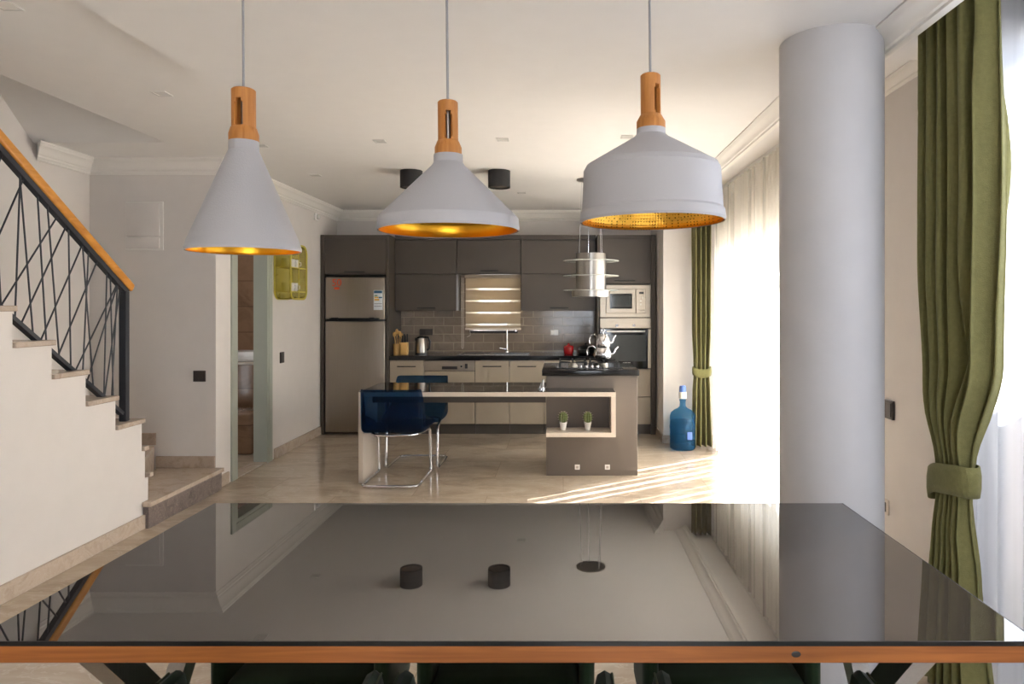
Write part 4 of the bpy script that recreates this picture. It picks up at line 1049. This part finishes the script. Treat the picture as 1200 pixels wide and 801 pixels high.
# rear green curtain
g2 = empty('green_curtain', (1.5, 7.28, 0), 'olive green curtain tied back in the far corner behind the water bottle', 'curtain')
hw = [(2.6, .105), (1.3, .10), (.84, .085), (.76, .085), (.6, .095), (.0, .112)]
def f2(u, v_):
    z = 2.66-v_*2.645
    h_ = interp(hw, z); fold = math.sin(2*PI*4*u+.6)
    return (1.478-h_+2*h_*u, 7.28+.045*fold*(h_/.105)**2, z)
curtain('g2', 'curtain_cloth', f2, 40, 110, M['green'], g2, .004)
band(g2, 1.478, 7.28, .093, .042, .76, .85, M['green'], .004)
# sheers
s1 = empty('sheer_curtain', (1.59, 5.8, 0), 'white sheer curtain glowing in front of the far right window', 'curtain')
def f3(u, v_):
    z = 2.67-v_*2.65
    y = 7.215-(7.215-4.2)*u
    fl = math.sin(2*PI*26*u+1.3*math.sin(9*u)); a = .022+.008*v_
    return (1.60+a*fl+.008*math.sin(2*PI*11*u+2*v_), y+.004*math.sin(40*u+3*v_), z+(.006*math.cos(2*PI*26*u) if v_ > .99 else 0))
curtain('s1', 'sheer_cloth', f3, 14, 520, M['sheer'], s1, 0)
s2 = empty('sheer_curtain', (1.66, 1.8, 0), 'white sheer curtain behind the front green curtain', 'curtain')
def f4(u, v_):
    z = 2.67-v_*2.655
    y = 2.92-(2.92-.7)*u
    fl = math.sin(2*PI*17*u+1.1*math.sin(13*u)); a = .022+.008*v_
    return (1.675+a*fl, y, z)
curtain('s2', 'sheer_cloth', f4, 12, 340, M['sheerf'], s2, 0)
# curtain rails
tag(MB().box(1.485, 1.515, .6, 3.01, 2.669, 2.6795).build('curtain_rail', M['white']), 'white curtain rail in the ceiling pocket above the front green curtain', 'curtain rail')
tag(MB().box(1.585, 1.615, 4.2, 7.45, 2.672, 2.6995).build('curtain_rail', M['white']), 'white curtain rail above the far sheer curtain', 'curtain rail')

# ------------------------------------------------------------------ light
W = bpy.data.worlds.new('World'); S.world = W; W.use_nodes = True
bg = W.node_tree.nodes['Background']; bg.inputs[0].default_value = (.93, .965, 1.0, 1); bg.inputs[1].default_value = 7.0
sun = bpy.data.lights.new('sun', 'SUN'); sun.energy = 45; sun.angle = math.radians(.5); sun.color = (1, .96, .91)
so = bpy.data.objects.new('sun', sun); C.objects.link(so)
el = math.radians(38)
dvec = Vector((-1.5, -1.02, 0)).normalized()*math.cos(el)+Vector((0, 0, -math.sin(el)))
so.rotation_euler = dvec.to_track_quat('-Z', 'Y').to_euler(); so.location = (8, 12, 6)
def area(name, loc, rot, sx, sy, e, col, portal=False):
    l = bpy.data.lights.new(name, 'AREA'); l.shape = 'RECTANGLE'; l.size = sx; l.size_y = sy; l.energy = e; l.color = col
    o = bpy.data.objects.new(name, l); C.objects.link(o); o.location = loc; o.rotation_euler = rot
    if portal: l.cycles.is_portal = True
    return o
area('portal_far_window', (2.1, (AY0+AY1)/2, AZ/2), (0, math.radians(90), 0), AZ, AY1-AY0, 1, (1, 1, 1), True)
area('portal_near_window', (2.1, (BY0+BY1)/2, BZ/2), (0, math.radians(90), 0), BZ, BY1-BY0, 1, (1, 1, 1), True)
area('portal_rear_window', ((RX0+RX1)/2, -2.85, (RZ0+2.45)/2), (math.radians(90), 0, 0), RX1-RX0, 2.45-RZ0, 1, (1, 1, 1), True)
area('portal_kitchen_window', (-.91, 8.85, 1.55), (math.radians(-90), 0, 0), .6, .7, 1, (1, 1, 1), True)
bl_ = bpy.data.lights.new('bathroom_fill', 'POINT'); bl_.energy = 2; bl_.color = (1, .85, .68); bl_.shadow_soft_size = .1  # added fill light to brighten the bathroom, no fixture modelled
o = bpy.data.objects.new('bathroom_fill', bl_); C.objects.link(o); o.location = (-3.7, 7.0, 2.4)

# ------------------------------------------------------------------ camera
cam = bpy.data.cameras.new('camera'); cam.lens = 24; cam.sensor_width = 36; cam.shift_x = -.05; cam.shift_y = -.0346
co = bpy.data.objects.new('camera', cam); C.objects.link(co); co.location = (0, 0, 1.5); co.rotation_euler = (PI/2, 0, 0)
cam.clip_start = .05
S.camera = co
S.view_settings.view_transform = 'Standard'; S.view_settings.look = 'None'; S.view_settings.gamma = 1; S.view_settings.use_curve_mapping = False
S.view_settings.exposure = 0.38
